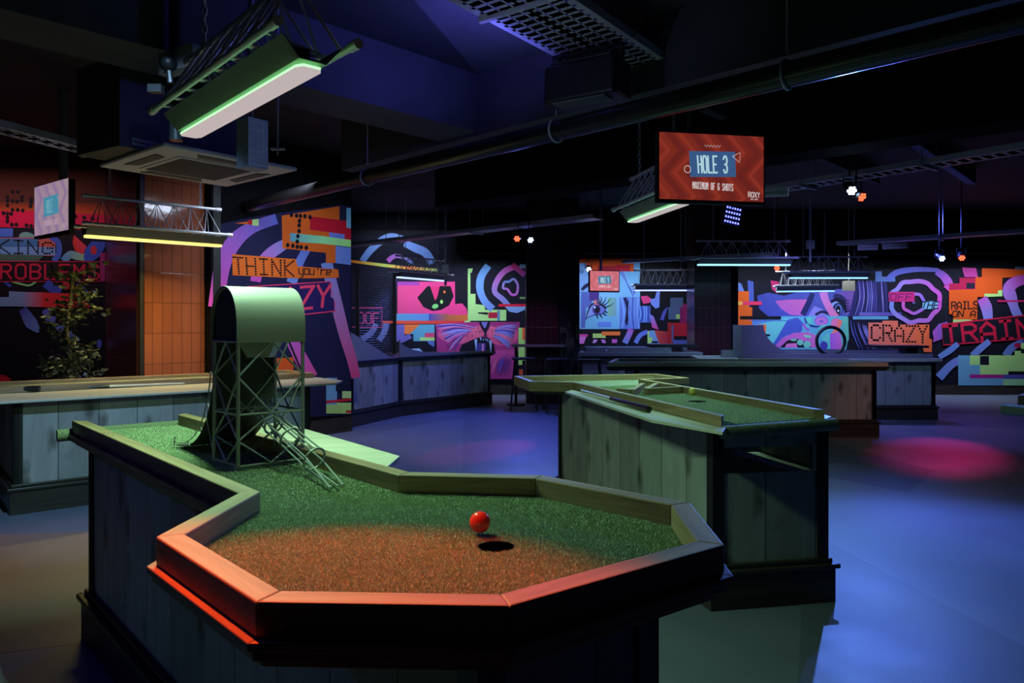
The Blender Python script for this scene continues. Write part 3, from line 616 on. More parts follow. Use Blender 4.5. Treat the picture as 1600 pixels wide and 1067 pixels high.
# (d) eye mural
P = Painter(BW, 1.0)
P.rect(903, 404, 1083, 550, (12, 12, 22)); P.rect(990, 395, 1083, 430, (6, 6, 9))
P.rect(903, 411, 1000, 514, (112, 150, 205), (105, 165, 205)); P.rect(908, 456, 925, 512, (80, 95, 170)); P.rect(925, 452, 968, 514, (112, 165, 205)); P.poly([(916, 480), (960, 492), (968, 514), (914, 514)], (105, 165, 205))
P.rect(903, 403.5, 990, 411, (205, 80, 25)); P.rect(916, 411, 990, 424, (200, 70, 22)); P.rect(934, 416, 962, 424, (150, 20, 40)); P.rect(962, 414, 984, 424, (170, 22, 45))
P.rect(921, 455, 936, 470, (70, 45, 120)); P.rect(950, 465, 963, 494, (110, 165, 140), (110, 150, 170)); P.rect(934, 503, 955, 511, (92, 125, 205)); P.rect(904, 421, 912, 427, (80, 115, 160))
P.stroke([(909, 453), (915, 447), (924, 441)], [4, 6, 3], (28, 26, 60))
for k in range(9):
    y = 424+k*2; P.stroke([(967+k, 424), (976+k*1.4, 436+k*2), (984+k*1.6, 452), (990, 464)], 1.5, random.choice([(80, 100, 180), (130, 170, 220), (60, 80, 150)]))
P.poly([(915, 499), (921, 480), (928, 473), (938, 475), (946, 483), (941, 491), (928, 493)], (130, 150, 215), (90, 100, 180)); P.stroke([(915, 500), (921, 481), (928, 474), (938, 475), (947, 483)], [1, 2.5, 3, 2], (24, 20, 50)); P.stroke([(917, 497), (928, 492), (941, 490), (946, 484)], 1, (40, 36, 90))
P.blob(932, 483, 6.5, 8, (70, 46, 120)); P.blob(933, 484, 4, 5, (16, 12, 30)); P.blob(929, 480, 1.6, 2, (170, 200, 240)); P.rect(928, 469, 936, 476, (190, 110, 120)); P.rect(932, 467, 937, 475, (80, 70, 110))
for (a, b, c) in [((937, 474), (940, 468), (938, 463)), ((940, 476), (945, 470), (947, 463)), ((942, 478), (949, 473), (954, 465)), ((944, 480), (952, 478), (959, 473)), ((932, 492), (934, 496), (933, 498)), ((937, 491), (940, 495), (941, 498)), ((942, 489), (946, 492), (948, 493)), ((945, 486), (948, 488), (950, 488)), ((936, 475), (944, 479), (948, 480))]:
    P.stroke([a, b, c], [2.4, 1.4, .4], (18, 16, 40))
P.rect(968, 464, 1000, 514, (88, 115, 190)); P.stroke([(976, 465), (981, 485), (979, 508)], [5, 4, 3], (24, 26, 70)); P.stroke([(971, 464), (975, 490), (972, 512)], 3, (110, 150, 215)); P.poly([(981, 466), (984, 480), (981, 500), (976, 506), (978, 490)], (20, 18, 44))
for k in range(6): P.stroke([(984+k*2.6, 464), (982+k*2.9, 490), (985+k*2.6, 513)], 1.5, random.choice([(130, 170, 225), (60, 80, 160), (105, 135, 205)]))
P.rect(997, 478, 1016, 504, (70, 100, 180))
for k in range(5): P.stroke([(999+k*3.5, 478), (1001+k*3, 492), (998+k*3.7, 503)], 1.3, random.choice([(120, 160, 225), (44, 60, 130)]))
P.poly([(1001, 463), (1011, 462), (1018, 467), (1015, 473), (1005, 475)], (205, 60, 120)); P.poly([(1015, 468), (1023, 466), (1026, 455), (1031, 455), (1030, 480), (1024, 482), (1017, 475)], (110, 130, 210))
P.stroke([(1034, 500), (1038, 488), (1043, 480)], [6, 5, 1], (80, 80, 160)); P.poly([(1014, 490), (1021, 494), (1029, 515), (1019, 512)], (100, 125, 205), (205, 60, 130), 'y')
P.stroke([(976, 536), (982, 524), (986, 514)], 9, LB, (170, 80, 170)); P.stroke([(993, 536), (1000, 524), (1012, 518)], 7, LB, VB)
P.rect(926, 521, 946, 528, (165, 200, 110)); P.rect(940, 518, 969, 524, (225, 110, 50)); P.rect(903, 522, 918, 526, (200, 70, 150)); P.poly([(906, 526), (916, 526), (912, 537), (903, 537)], (200, 110, 190)); P.poly([(928, 530), (934, 531), (930, 536), (925, 536)], (190, 130, 200)); P.poly([(939, 530), (945, 531), (947, 536), (941, 536)], (190, 110, 200)); P.rect(956, 530, 964, 536, (195, 90, 180))
P.rect(1043, 503, 1083, 540, (150, 30, 30), (180, 20, 44)); P.poly([(1062, 473), (1083, 478), (1083, 505), (1062, 505)], (110, 20, 80), (160, 20, 50)); P.poly([(1022, 516), (1046, 518), (1043, 540), (1028, 540)], (190, 70, 60), (150, 24, 40))
P.rect(1047, 465, 1067, 480, (66, 80, 110)); P.rect(1044, 480, 1062, 499, (70, 84, 112)); P.rect(1056, 491, 1062, 498, (140, 180, 90)); P.rect(1044, 499, 1062, 504, (10, 10, 14)); P.rect(1049, 508, 1052, 535, (80, 80, 120)); P.rect(1052, 531, 1083, 538, (74, 84, 150)); P.rect(1053, 525, 1083, 531, (12, 8, 14)); P.rect(1072, 495, 1083, 498, (90, 100, 150))
P.poly([(1012, 517), (1022, 516), (1031, 540), (1016, 540)], (110, 150, 190)); P.rect(1011.5, 517, 1014, 537, (165, 210, 110)); P.rect(1014, 527, 1019, 536, (165, 210, 110)); P.rect(1018, 533, 1028, 536, (10, 10, 14))
mural('painted_mural', P, 'mural of a large blue eye on the back wall between the two columns')
# (e) long face / TRAIN mural
P = Painter(BW, 1.0)
P.rect(1153, 420, 1660, 603, (15, 14, 30)); P.rect(1153, 408, 1365, 440, (10, 10, 20))
P.poly([(1153, 441), (1158, 443), (1163, 455), (1153, 455)], (95, 120, 190)); P.poly([(1168, 438), (1177, 440), (1178, 470), (1170, 480)], (70, 85, 165))
P.poly([(1183, 462), (1200, 457), (1225, 462), (1262, 452), (1300, 452), (1340, 450), (1340, 494), (1200, 494), (1186, 482)], (58, 66, 150), (80, 84, 165))
P.poly([(1204, 438), (1216, 440), (1222, 455), (1214, 458), (1206, 452)], (185, 40, 100))
P.poly([(1211, 470), (1235, 468), (1264, 468), (1262, 480), (1254, 493), (1235, 492), (1220, 482)], (165, 85, 165), (190, 95, 165))
P.stroke([(1270, 458), (1264, 472), (1254, 492)], [8, 9, 9], (34, 36, 90)); P.poly([(1272, 478), (1285, 483), (1295, 494), (1262, 494)], (125, 120, 195)); P.stroke([(1274, 492), (1284, 487), (1294, 490)], 4, (28, 26, 64))
P.poly([(1305, 458), (1338, 453), (1338, 464), (1328, 488), (1322, 493), (1318, 480)], (105, 80, 165), (120, 80, 160))
P.blob(1312, 466, 11, 6, (40, 40, 90), rot=.5); P.blob(1306, 482, 11, 11, (130, 150, 215)); P.blob(1309, 483, 8, 10, (30, 30, 66)); P.blob(1310, 483, 5.5, 8, (90, 110, 180)); P.blob(1309.5, 484, 3.6, 6.5, (12, 12, 22)); P.blob(1309.5, 485.5, 1.6, 1.6, (200, 215, 240))
P.stroke([(1298, 472), (1307, 468), (1317, 474), (1321, 486)], [4, 6, 7, 3], (18, 18, 48))
for k in range(5): P.stroke([(1316+k, 472+k*4), (1323+k, 469+k*4), (1328, 470+k*5)], [3, 1.5, .3], (18, 18, 48))
P.stroke([(1286, 456), (1290, 470), (1298, 485), (1308, 500)], [13, 11, 11, 12], (180, 110, 190), (215, 115, 165))
# lower half
P.poly([(1163, 494), (1324, 494), (1325, 530), (1322, 546), (1200, 546), (1163, 520)], (92, 150, 190), (90, 170, 185)); P.rect(1163, 499, 1240, 507, (80, 115, 185), (90, 160, 185)); P.poly([(1180, 508), (1232, 496), (1222, 520), (1205, 544), (1190, 540)], (100, 185, 180))
P.poly([(1230, 500), (1246, 496), (1258, 508), (1250, 520), (1228, 524), (1208, 543), (1204, 543), (1216, 524)], (66, 84, 165))
P.poly([(1209, 542), (1222, 528), (1240, 520), (1262, 519), (1275, 524), (1278, 543), (1262, 543), (1240, 530), (1224, 538), (1218, 543)], (176, 92, 170), (200, 100, 170)); P.poly([(1218, 543), (1230, 532), (1244, 529), (1258, 534), (1268, 543)], (14, 13, 30))
P.blob(1240, 531, 5, 2, (110, 180, 150)); P.blob(1250, 535, 5, 4.5, (110, 190, 160)); P.blob(1261, 538, 6, 5.5, (110, 190, 165)); P.poly([(1226, 543), (1229, 537), (1244, 536), (1246, 543)], (215, 110, 170)); P.poly([(1255, 523), (1266, 524), (1268, 528), (1258, 527)], (120, 205, 160))
P.blob(1264, 502, 5, 7, (90, 190, 170)); P.blob(1283, 501, 11, 8, (150, 100, 190)); P.blob(1283, 502, 8, 5.5, (190, 110, 180)); P.blob(1283, 502, 4, 2.5, (130, 90, 180)); P.stroke([(1257, 496), (1261, 506), (1272, 510), (1288, 510)], [2, 3, 3, 1], (40, 50, 120))
P.blob(1259, 511, 6, 6, (90, 175, 180)); P.stroke([(1256, 505), (1257, 511), (1264, 516)], 4, (150, 90, 180)); P.blob(1287, 513, 8, 6, (90, 180, 175))
P.blob(1306, 505, 8, 8, (215, 110, 160)); P.stroke([(1312, 500), (1311, 508), (1304, 518), (1298, 524)], [7, 6, 5, 3], (235, 115, 100)); P.poly([(1295, 522), (1312, 518), (1316, 546), (1298, 546)], (150, 90, 200), (205, 100, 180)); P.poly([(1284, 526), (1296, 520), (1297, 545), (1290, 545)], (95, 190, 175)); P.blob(1287, 540, 6, 7, (66, 60, 150)); P.poly([(1316, 496), (1325, 496), (1326, 530), (1320, 543)], (95, 180, 160))
# orange blocks
P.rect(1153, 455, 1170, 494, (215, 90, 25)); P.rect(1153, 480, 1175, 508, (215, 90, 25)); P.rect(1170, 500, 1240, 501, (80, 115, 185)); P.poly([(1184, 507), (1197, 507), (1197, 516), (1196, 520), (1196, 533), (1188, 527)], (225, 105, 50)); P.rect(1153, 471, 1190, 476.5, (215, 50, 90)); P.rect(1153, 471, 1160, 476.5, (220, 160, 80)); P.rect(1156, 494, 1220, 499, (8, 8, 10)); P.rect(1192, 522, 1203, 525, (10, 10, 12)); P.rect(1184, 522, 1188, 525, (10, 10, 12))
P.rect(1313, 440, 1322, 450, (20, 20, 40))
# hair
P.poly([(1338, 440), (1385, 440), (1388, 494), (1326, 494)], (44, 42, 100)); P.poly([(1325, 494), (1390, 494), (1388, 546), (1340, 546)], (20, 18, 44))
for k in range(14): P.stroke([(1338+k*3.2, 438), (1340+k*3.2, 465), (1332+k*4, 492)], [1, 2.2, .8], random.choice([(84, 84, 170), (30, 28, 66), (120, 110, 190), (66, 60, 140)]))
for k in range(20):
    x = 1328+k*2.4; P.stroke([(x, 500+k*.8), (x+4, 520), (x+14+k*.3, 545)], [.6, 2.0, .6], random.choice([(110, 130, 210), (60, 66, 150), (90, 100, 190), (18, 16, 36), (130, 120, 200)]))
P.rect(1332, 494, 1387, 499, (95, 155, 195)); P.rect(1342, 488, 1408, 493.5, (110, 100, 180), (80, 60, 150))
# target rings
P.poly([(1367, 424), (1377, 424), (1377, 432), (1398, 434), (1398, 440), (1367, 440)], (84, 110, 170)); P.stroke([(1386, 438), (1400, 426), (1430, 421), (1465, 422)], [10, 9, 6], (84, 96, 180), (110, 100, 190)); P.stroke([(1462, 424), (1474, 432), (1482, 445), (1478, 452)], [10, 14, 12], (120, 90, 190), (195, 70, 160))
ring = lambda cx, cy, rx, ry, w_, a, b, n=18, wob=.06: P.stroke([(cx+rx*(1+wob*math.sin(2.7*k))*math.cos(2*PI*k/n), cy+ry*(1+wob*math.sin(2.7*k))*math.sin(2*PI*k/n)) for k in range(n)], w_, a, b, smooth=3, closed=True)
ring(1429, 471, 38, 32, 7, (190, 70, 175), (110, 130, 205)); ring(1427, 474, 17, 15, 5, (120, 100, 190), (195, 80, 175), 12); P.blob(1427, 473, 2.5, 2.5, (80, 70, 130))
P.rect(1388, 456, 1428, 471.5, (180, 35, 110)); P.text('OFF', [(1391, 459), (1425, 459), (1423, 469), (1390, 469)], (70, 20, 70), w=.12, gap=.4)
P.poly([(1441, 470.5), (1465, 471), (1463, 483), (1440, 483)], (110, 165, 200)); P.text('THE', [(1441, 471.5), (1467, 471.5), (1465, 482), (1438, 482)], (20, 18, 40), w=.16, gap=.35)
# orange stair
P.poly([(1533, 419), (1600, 421), (1660, 421), (1660, 430), (1565, 434), (1565, 463), (1526, 464), (1526, 499), (1488, 499), (1488, 491), (1482, 491), (1482, 453), (1523, 452), (1523, 433), (1533, 433)][::-1], (208, 78, 20))
P.poly([(1482, 443), (1498, 443), (1498, 434), (1523, 434), (1523, 452), (1482, 453)], (170, 20, 66)); P.rect(1509, 442, 1522, 451, (30, 24, 46)); P.poly([(1502, 418), (1524, 419), (1527, 433), (1506, 433)], (185, 60, 140)); P.rect(1585, 417, 1660, 421, (70, 90, 110))
P.text('RAILS', [(1486, 472), (1527, 471), (1527, 482), (1486, 483)], (20, 14, 16), w=.18, gap=.3); P.text('ON A', [(1488, 486), (1524, 485), (1522, 495), (1487, 495)], (20, 14, 16), w=.18, gap=.3)
P.poly([(1537, 459), (1558, 459), (1558, 454), (1565, 453), (1565, 463), (1537, 464)], (165, 210, 120)); P.poly([(1488, 499), (1510, 499), (1520, 500), (1500, 504), (1488, 504)], (165, 190, 110))
P.stroke([(1604, 436), (1585, 441), (1575, 452), (1580, 468), (1584, 482), (1590, 495)], [14, 18, 20, 14, 14], (190, 70, 170), (110, 130, 205)); P.stroke([(1533, 466), (1540, 480), (1543, 499)], [16, 18, 14], (170, 70, 160), (120, 130, 205)); P.rect(1557, 469, 1660, 472, (190, 30, 90))
P.poly([(1458, 530), (1456, 518), (1466, 506), (1480, 502), (1470, 530), (1456, 535)], (165, 80, 180), (100, 80, 170))
# TRAIN banner
P.poly([(1470, 507), (1660, 486), (1660, 524), (1472, 539)], (19, 15, 30)); P.stroke([(1660, 486), (1470, 507), (1473, 539), (1660, 524)], 2.0, (205, 20, 62), smooth=0)
P.text('TRAIN', [(1473, 510), (1608, 498), (1612, 527), (1476, 534)], (200, 20, 60), w=.17, gap=.38)
# CRAZY box
P.poly([(1356, 504), (1378, 504), (1378, 501), (1402, 501), (1402, 507), (1451, 507), (1451, 529), (1455, 530), (1455, 550), (1443, 550), (1440, 541), (1356, 538)], (225, 115, 105), (225, 95, 50))
P.text('CRAZY', [(1361, 508), (1447, 510), (1447, 535), (1361, 531)], (16, 12, 20), mode='dots', dot=.078, gap=.4)
P.stroke([(1496, 537), (1482, 548), (1466, 558)], [8, 10, 8], (100, 130, 205), LB); P.stroke([(1545, 533), (1530, 545), (1518, 556)], [9, 11, 10], (110, 130, 210), LB); P.stroke([(1598, 533), (1580, 543), (1570, 556)], [8, 12, 12], (90, 100, 180), LB); P.stroke([(1500, 562), (1485, 570), (1466, 590)], [12, 12, 14], (120, 130, 210), LB)
P.rect(1496, 555, 1660, 602, (105, 160, 195)); P.rect(1514, 555, 1660, 570, (172, 220, 130)); P.rect(1530, 560, 1660, 586, (172, 220, 130)); P.rect(1530, 556, 1544, 570, (18, 18, 34)); P.rect(1584, 548, 1660, 560, (172, 220, 130)); P.rect(1584, 536, 1594, 543, (170, 20, 70)); P.rect(1594, 536, 1660, 545, (172, 220, 130)); P.rect(1594, 545, 1660, 552, (16, 16, 28)); P.rect(1574, 580, 1660, 586, (14, 18, 28))
P.rect(1514, 585, 1566, 590.5, (170, 30, 130)); P.rect(1566, 585, 1660, 592, (80, 80, 160)); P.rect(1566, 592, 1660, 602, (150, 205, 150))
mural('painted_mural', P, 'long mural on the back wall with a shocked face and red TRAIN lettering')

# ------------------------------------------------------------------ game tables
def body(rt, poly, ztop, plinth=.19, seams=.245, posts=True):
    """boarded carcass: one panel per side, black corner posts, dark plinth"""
    n = len(poly)
    for i in range(n):
        a, b = Vector(poly[i]), Vector(poly[(i+1) % n]); d = (b-a).normalized(); nn = Vector((-d.y, d.x)); ang = math.atan2(d.y, d.x)
        m = MB(); m.prism([a, b, b+nn*.02, a+nn*.02], plinth, ztop); mk('side_panel', m, M_panel, rt, ang, origin=Vector((a.x, a.y, 0)))
        o2 = -nn*.03
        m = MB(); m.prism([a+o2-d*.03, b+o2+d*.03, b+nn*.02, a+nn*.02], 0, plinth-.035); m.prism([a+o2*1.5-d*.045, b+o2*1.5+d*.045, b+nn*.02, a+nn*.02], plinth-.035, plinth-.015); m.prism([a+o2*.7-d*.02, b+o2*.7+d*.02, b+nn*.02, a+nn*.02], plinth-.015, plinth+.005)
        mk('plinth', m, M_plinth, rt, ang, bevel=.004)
        if posts:
            m = MB(); p = Vector(poly[i]); m.prism([p-d*.008-nn*.008, p+d*.045-nn*.008, p+d*.045+nn*.02, p-d*.008+nn*.03], plinth, ztop)
            pv = (p-Vector(poly[i-1])).normalized(); pn = Vector((-pv.y, pv.x))
            m.prism([p+pv*.008-pn*.008, p+pv*.008+pn*.03, p-pv*.045+pn*.03, p-pv*.045-pn*.008], plinth, ztop)
            mk('corner_post', m, M_post, rt, ang)
def rails(rt, poly, edges, wd, z0, z1, mat=M_rail, ledge=True, bev=.003):
    ins = inset(poly, wd); n = len(poly); o1 = inset(poly, -.014); o2 = inset(poly, -.006); o0 = inset(poly, .01)
    for i in edges:
        j = (i+1) % n; a, b = Vector(poly[i]), Vector(poly[j]); d = b-a; ang = math.atan2(d.y, d.x)
        m = MB(); m.prism([poly[i], poly[j], ins[j], ins[i]], z0, z1); mk('rail', m, mat, rt, ang, bevel=bev)
        if ledge:
            m = MB(); m.prism([o1[i], o1[j], ins[j], ins[i]], z0-.014, z0-.001); m.prism([o2[i], o2[j], ins[j], ins[i]], z0-.030, z0-.015); m.prism([o0[i], o0[j], ins[j], ins[i]], z0-.044, z0-.031)
            mk('moulding', m, mat if ledge is True else ledge, rt, ang, bevel=.002)
def sheet_with_hole(mb, outer, z, hole=None, mi=0):
    loops = [[Vector((p[0], p[1], z)) for p in outer]]
    if hole: loops.append([Vector((p[0], p[1], z)) for p in hole])
    tris = geometry.tessellate_polygon(loops); vs = [v for l in loops for v in l]
    fs = []
    for t in tris:
        a, b, c = [vs[k] for k in t]
        fs.append(list(t) if (b-a).cross(c-a).z > 0 else list(t)[::-1])
    mb.mesh(vs, fs, mi=mi)
def circle(cx, cy, r, n=28): return [(cx+r*math.cos(2*PI*k/n), cy+r*math.sin(2*PI*k/n)) for k in range(n)]
def inside(P_, poly):
    x, y = P_[:, 0], P_[:, 1]; r = np.zeros(len(P_), bool); n = len(poly)
    for i in range(n):
        x1, y1 = poly[i]; x2, y2 = poly[(i+1) % n]
        c = ((y1 > y) != (y2 > y)) & (x < (x2-x1)*(y-y1)/(y2-y1+1e-12)+x1); r ^= c
    return r
def blades(name, rt, poly, z, count, h, wd, hole=None, seed=1):
    rg = np.random.default_rng(seed); A = np.array(poly); lo, hi = A.min(0), A.max(0); pts = np.zeros((0, 2))
    while len(pts) < count:
        c = rg.uniform(lo, hi, (count, 2)); c = c[inside(c, poly)]
        if hole: c = c[np.hypot(c[:, 0]-hole[0], c[:, 1]-hole[1]) > hole[2]]
        pts = np.vstack([pts, c])
    pts = pts[:count]; a = rg.uniform(0, 2*PI, count); b = rg.uniform(0, 2*PI, count); L_ = rg.uniform(.1, .9, count)*h; hh = rg.uniform(.6, 1.1, count)*h
    ox, oy = float(A[:, 0].mean()), float(A[:, 1].mean())
    v = np.zeros((count, 3, 3)); 
    v[:, 0, 0] = pts[:, 0]-np.cos(a)*wd/2; v[:, 0, 1] = pts[:, 1]-np.sin(a)*wd/2; v[:, 1, 0] = pts[:, 0]+np.cos(a)*wd/2; v[:, 1, 1] = pts[:, 1]+np.sin(a)*wd/2
    v[:, 2, 0] = pts[:, 0]+np.cos(b)*L_; v[:, 2, 1] = pts[:, 1]+np.sin(b)*L_; v[:, 2, 2] = hh
    v[:, :, 0] -= ox; v[:, :, 1] -= oy
    me = bpy.data.meshes.new(name); me.vertices.add(count*3); me.vertices.foreach_set('co', v.reshape(-1))
    me.loops.add(count*3); me.loops.foreach_set('vertex_index', np.arange(count*3, dtype=np.int32)); me.polygons.add(count)
    me.polygons.foreach_set('loop_start', np.arange(count, dtype=np.int32)*3); me.update(calc_edges=True); me.materials.append(M_blade)
    o = bpy.data.objects.new(name, me); COL.objects.link(o); W = Matrix.Translation((ox, oy, z)); o.parent = rt; o.matrix_basis = WM[rt.name].inverted() @ W; WM[o.name] = W
    o['kind'] = 'stuff'; return o

# --- table 1: the big octagonal-ended table in front
T1 = [(-1.731, 2.894), (-.616, 1.655), (-.637, 1.316), (-.350, 1.007), (-.003, .993), (.366, 1.267), (.379, 1.566), (.077, 1.852), (-.263, 1.892), (-1.394, 3.144)]
t1 = root('crazy_pool_table', (-.6, 1.8, 0), 'large front table with octagonal turf end, cup hole and wire tower', 'game table')
body(t1, [(-1.675, 2.93), (-.05, 1.12), (.26, 1.36), (.14, 1.70), (-.33, 1.80), (-1.42, 3.10)], .785)
rails(t1, T1, range(9), .044, .820, .870)
HOLE = (px(775, 849, .83).x, px(775, 849, .83).y, .036)
t1in = inset(T1, .04)
m = MB(); sheet_with_hole(m, t1in, .824, circle(HOLE[0], HOLE[1], HOLE[2])); m.prism(inset(T1, .02), .786, .80)
mk('turf', m, M_turfbase, t1)
m = MB(); c1 = circle(HOLE[0], HOLE[1], HOLE[2]+.0005); n = len(c1)
m.mesh([(x, y, .8235) for x, y in c1]+[(x, y, .801) for x, y in c1], [[k, (k+1) % n, n+(k+1) % n, n+k] for k in range(n)]+[[n+k for k in range(n)]]); mk('cup', m, M_cupblack, t1)
neck = [t1in[0], t1in[1], t1in[8], t1in[9]]; octa = t1in[1:9]
blades('turf_fibres', t1, octa, .824, 125000, .0042, .0015, HOLE, 1)
blades('turf_fibres', t1, neck, .824, 66000, .005, .0020, None, 2)
m = MB(); a, b = Vector((*T1[9], .815)), Vector((*T1[0], .815)); d = (b-a).normalized(); sd = Vector((-d.y, d.x, 0))
m.tube([a-sd*.01, b+d*.05-sd*.0], .024, 14); mk('rolled_turf_edge', m, M_turf, t1, smooth=True)
# green-lit side shelf on the far side
m = MB(); m.prism([(-.60, 2.20), (-.384, 2.279), (-.374, 2.456), (-1.035, 3.307), (-1.27, 2.97)], .795, .81); mk('side_shelf', m, M_shelf, t1, bevel=.003)

# --- wire tower with ramp and chute, standing on table 1
zt = .833
pn, pr, pfar, plf = px(372, 733, .83), px(473, 720, .83), px(430, 708.5, .83), px(335, 720, .83)
for p in (pn, pr, pfar, plf): p.z = zt
tw = root('loop_tower', ((pn.x+pfar.x)/2, (pn.y+pfar.y)/2, zt), 'green-lit wire tower with barrel roof, curved ramp and wire chute on the turf', 'obstacle')
H1 = .365
cor = [pn, pr, pfar, plf]; up = Vector((0, 0, 1))
for p in cor:
    m = MB(); m.tube([p+up*.003, p+up*H1], .0058, 8); mk('leg', m, M_towermetal, tw, smooth=True)
m = MB()
for i in range(4):
    a, b = cor[i], cor[(i+1) % 4]
    for h in (.004, H1*.42 if i % 2 == 0 else H1*.42, H1): m.tube([a+up*h, b+up*h], .0036, 6)
    mid = (a+b)/2
    m.tube([a+up*H1*.21, mid+up*.005, b+up*H1*.21], .0034, 6); m.tube([a+up*H1*.21, mid+up*H1*.42, b+up*H1*.21], .0034, 6)
    m.tube([a+up*H1*.72, mid+up*H1*.42, b+up*H1*.72], .0034, 6); m.tube([a+up*H1*.72, mid+up*H1, b+up*H1*.72], .0034, 6)
mk('bracing', m, M_towermetal, tw)
# barrel roof: profile runs across (near -> left), extruded along near -> right
ax = (pr-pn); ax.z = 0; La = ax.length; ax.normalize(); cr_ = (plf-pn); cr_.z = 0; Lc = cr_.length+.01; cr_.normalize()
def arch(t):      # t 0..1 from near foot over the top to the left foot
    a = PI*t; x = Lc/2-math.cos(a)*(Lc/2+.006); z = H1+.03+max(0, math.sin(a))**.8*.135
    return x, z
prof = [(-.006, H1-.003)]+[arch(k/18) for k in range(19)]+[(Lc+.006, H1-.003)]
m = MB(); th = .004
for s0, s1 in ((0, 1),):
    outer = [pn+cr_*x+up*z for x, z in prof]; inner = [pn+cr_*(Lc/2+(x-Lc/2)*.94)+up*(H1+(z-H1)*.95) for x, z in prof]
    e0, e1 = -.006, La+.006; nP = len(prof); vs = []
    for L_ in (outer, inner):
        for e in (e0, e1): vs += [p+ax*e for p in L_]
    fs = []
    for k in range(nP-1):
        fs.append([k, k+1, nP+k+1, nP+k][::-1]); fs.append([2*nP+k, 2*nP+k+1, 3*nP+k+1, 3*nP+k])
        fs.append([k, k+1, 2*nP+k+1, 2*nP+k]); fs.append([nP+k, nP+k+1, 3*nP+k+1, 3*nP+k][::-1])
    fs += [[0, nP, 3*nP, 2*nP], [nP-1, 2*nP-1, 4*nP-1, 3*nP-1][::-1]]
    m.mesh(vs, fs)
tag(mk('barrel_roof', m, M_roof, tw, smooth=True), 'smooth curved sheet roof')
m = MB(); m.face([pn+cr_*x+up*z+ax*.002 for x, z in prof][::-1]); m.face([pn+cr_*x+up*z+ax*(La-.002) for x, z in prof]); mk('end_board', m, M_rampdark, tw)
# ramp: concave sheet from the turf up into the roof
lip = px(276, 697, .83); lip.z = zt; rdir = (lip-plf); rdir.z = 0; Lr = rdir.length; rdir.normalize()
rp = []
for k in range(17):
    a = (PI/2)*k/16; rp.append((Lr*(1-math.sin(a)), .34*(1-math.cos(a)) if k < 16 else .34))
rp = [(Lr*(1-math.sin(a_)), (.33)*(1-math.cos(a_))**1.15) for a_ in [PI/2*k/16 for k in range(17)]]+[(-.004, .37), (0.0, .42)]
m = MB(); vs = []; nR = len(rp)
for off in (0, 1):
    for s_ in (0.0, La):
        for (x, z) in rp: vs.append(plf+rdir*(x+off*.004)+ax*s_+up*(z+(0 if off else .003)))
fs = []
for k in range(nR-1):
    fs.append([k, k+1, nR+k+1, nR+k]); fs.append([2*nR+k, 3*nR+k, 3*nR+k+1, 2*nR+k+1]); fs.append([k, 2*nR+k, 2*nR+k+1, k+1]); fs.append([nR+k, nR+k+1, 3*nR+k+1, 3*nR+k])
m.mesh(vs, fs)
tag(mk('ramp', m, M_rampdark, tw, smooth=False), 'black curved ramp sheet')
m = MB(); g = [plf+rdir*(x+.012)+ax*-.004+up*(z+.012) for x, z in rp[:15]]
m.tube(g, .0022, 6); m.tube([g[0], g[0]-up*.014+rdir*.002, ], .0022, 6); m.tube([g[0]+up*.0, g[0]+up*.02-rdir*.008, g[1]+up*.018], .002, 6)
for k in (4, 8, 11): m.tube([g[k], plf+rdir*rp[k][0]-ax*.002+up*rp[k][1]], .0018, 6)
m.tube([g[10], plf+up*.01], .002, 6)
mk('guard_rail', m, M_towermetal, tw)
m = MB(); c0 = (pn+pr)/2*.55+(pfar+plf)/2*.45
m.mesh([c0+Vector((-.055, -.035, H1+.0)), c0+Vector((.06, -.035, H1)), c0+Vector((.06, .05, H1)), c0+Vector((-.055, .05, H1)), c0+Vector((-.03, -.02, H1-.05)), c0+Vector((.035, -.02, H1-.05)), c0+Vector((.035, .03, H1-.05)), c0+Vector((-.03, .03, H1-.05))],
       [[0, 1, 5, 4], [1, 2, 6, 5], [2, 3, 7, 6], [3, 0, 4, 7]]); mk('funnel', m, M_towermetal, tw)
# chute of bent rods through rings
def at(x, y, Z): return Vector(((x-800)/F*Z, Z, EYE+(HZ-y)/F*Z))
r1, r2, r3, r4, e_ = at(409, 640, 2.24), at(428, 663, 2.22), at(453, 684, 2.14), at(491, 717, 2.07), px(526, 763, .83)
e_.z = zt+.002
m = MB(); ax2 = (r4-r3).normalized(); s1 = ax2.cross(up).normalized(); s2 = s1.cross(ax2)
def rg_(c, rr, dirv):
    a_ = dirv.normalized().cross(up).normalized(); b_ = a_.cross(dirv.normalized())
    return [c+a_*math.cos(2*PI*k/20)*rr+b_*math.sin(2*PI*k/20)*rr for k in range(20)]
for c, rr, dv in ((r1, .031, up*-1+ax2*.6), (r2, .031, ax2), (r3, .031, ax2), (r4, .034, ax2)): m.tube(rg_(c, rr, dv), .0034, 6, closed=True)
for k in range(6):
    a_ = 2*PI*k/6+.3; o_ = lambda rr: s1*math.cos(a_)*rr+s2*math.sin(a_)*rr
    path = [r1+o_(.03)+up*.012, r2+o_(.03), r3+o_(.03), r4+o_(.033)]
    if k in (3, 4, 5, 0): path.append(e_+s1*math.cos(a_)*.022+Vector((0, 0, .0)))
    m.tube(path, .0026, 6)
tag(mk('wire_chute', m, M_towermetal, tw), 'open wire chute of rods and rings')

# --- balls
def ball(p, col, label, name='golf_ball'):
    m = MB(); c = Vector((p.x, p.y, p.z+.0213)); m.sphere(c, .0213, 28, 18)
    o = mk(name, m, plain('glossy_ball_'+label.split()[0], col, .12), smooth=True); o.modifiers.clear(); tag(o, label, 'ball'); return o
ball(px(750, 832, .829), (.85, .07, .05), 'red ball beside the cup hole of the front table')
ball(px(1082, 617, .832), (.75, .62, .12), 'yellow ball on the turf of the middle table')
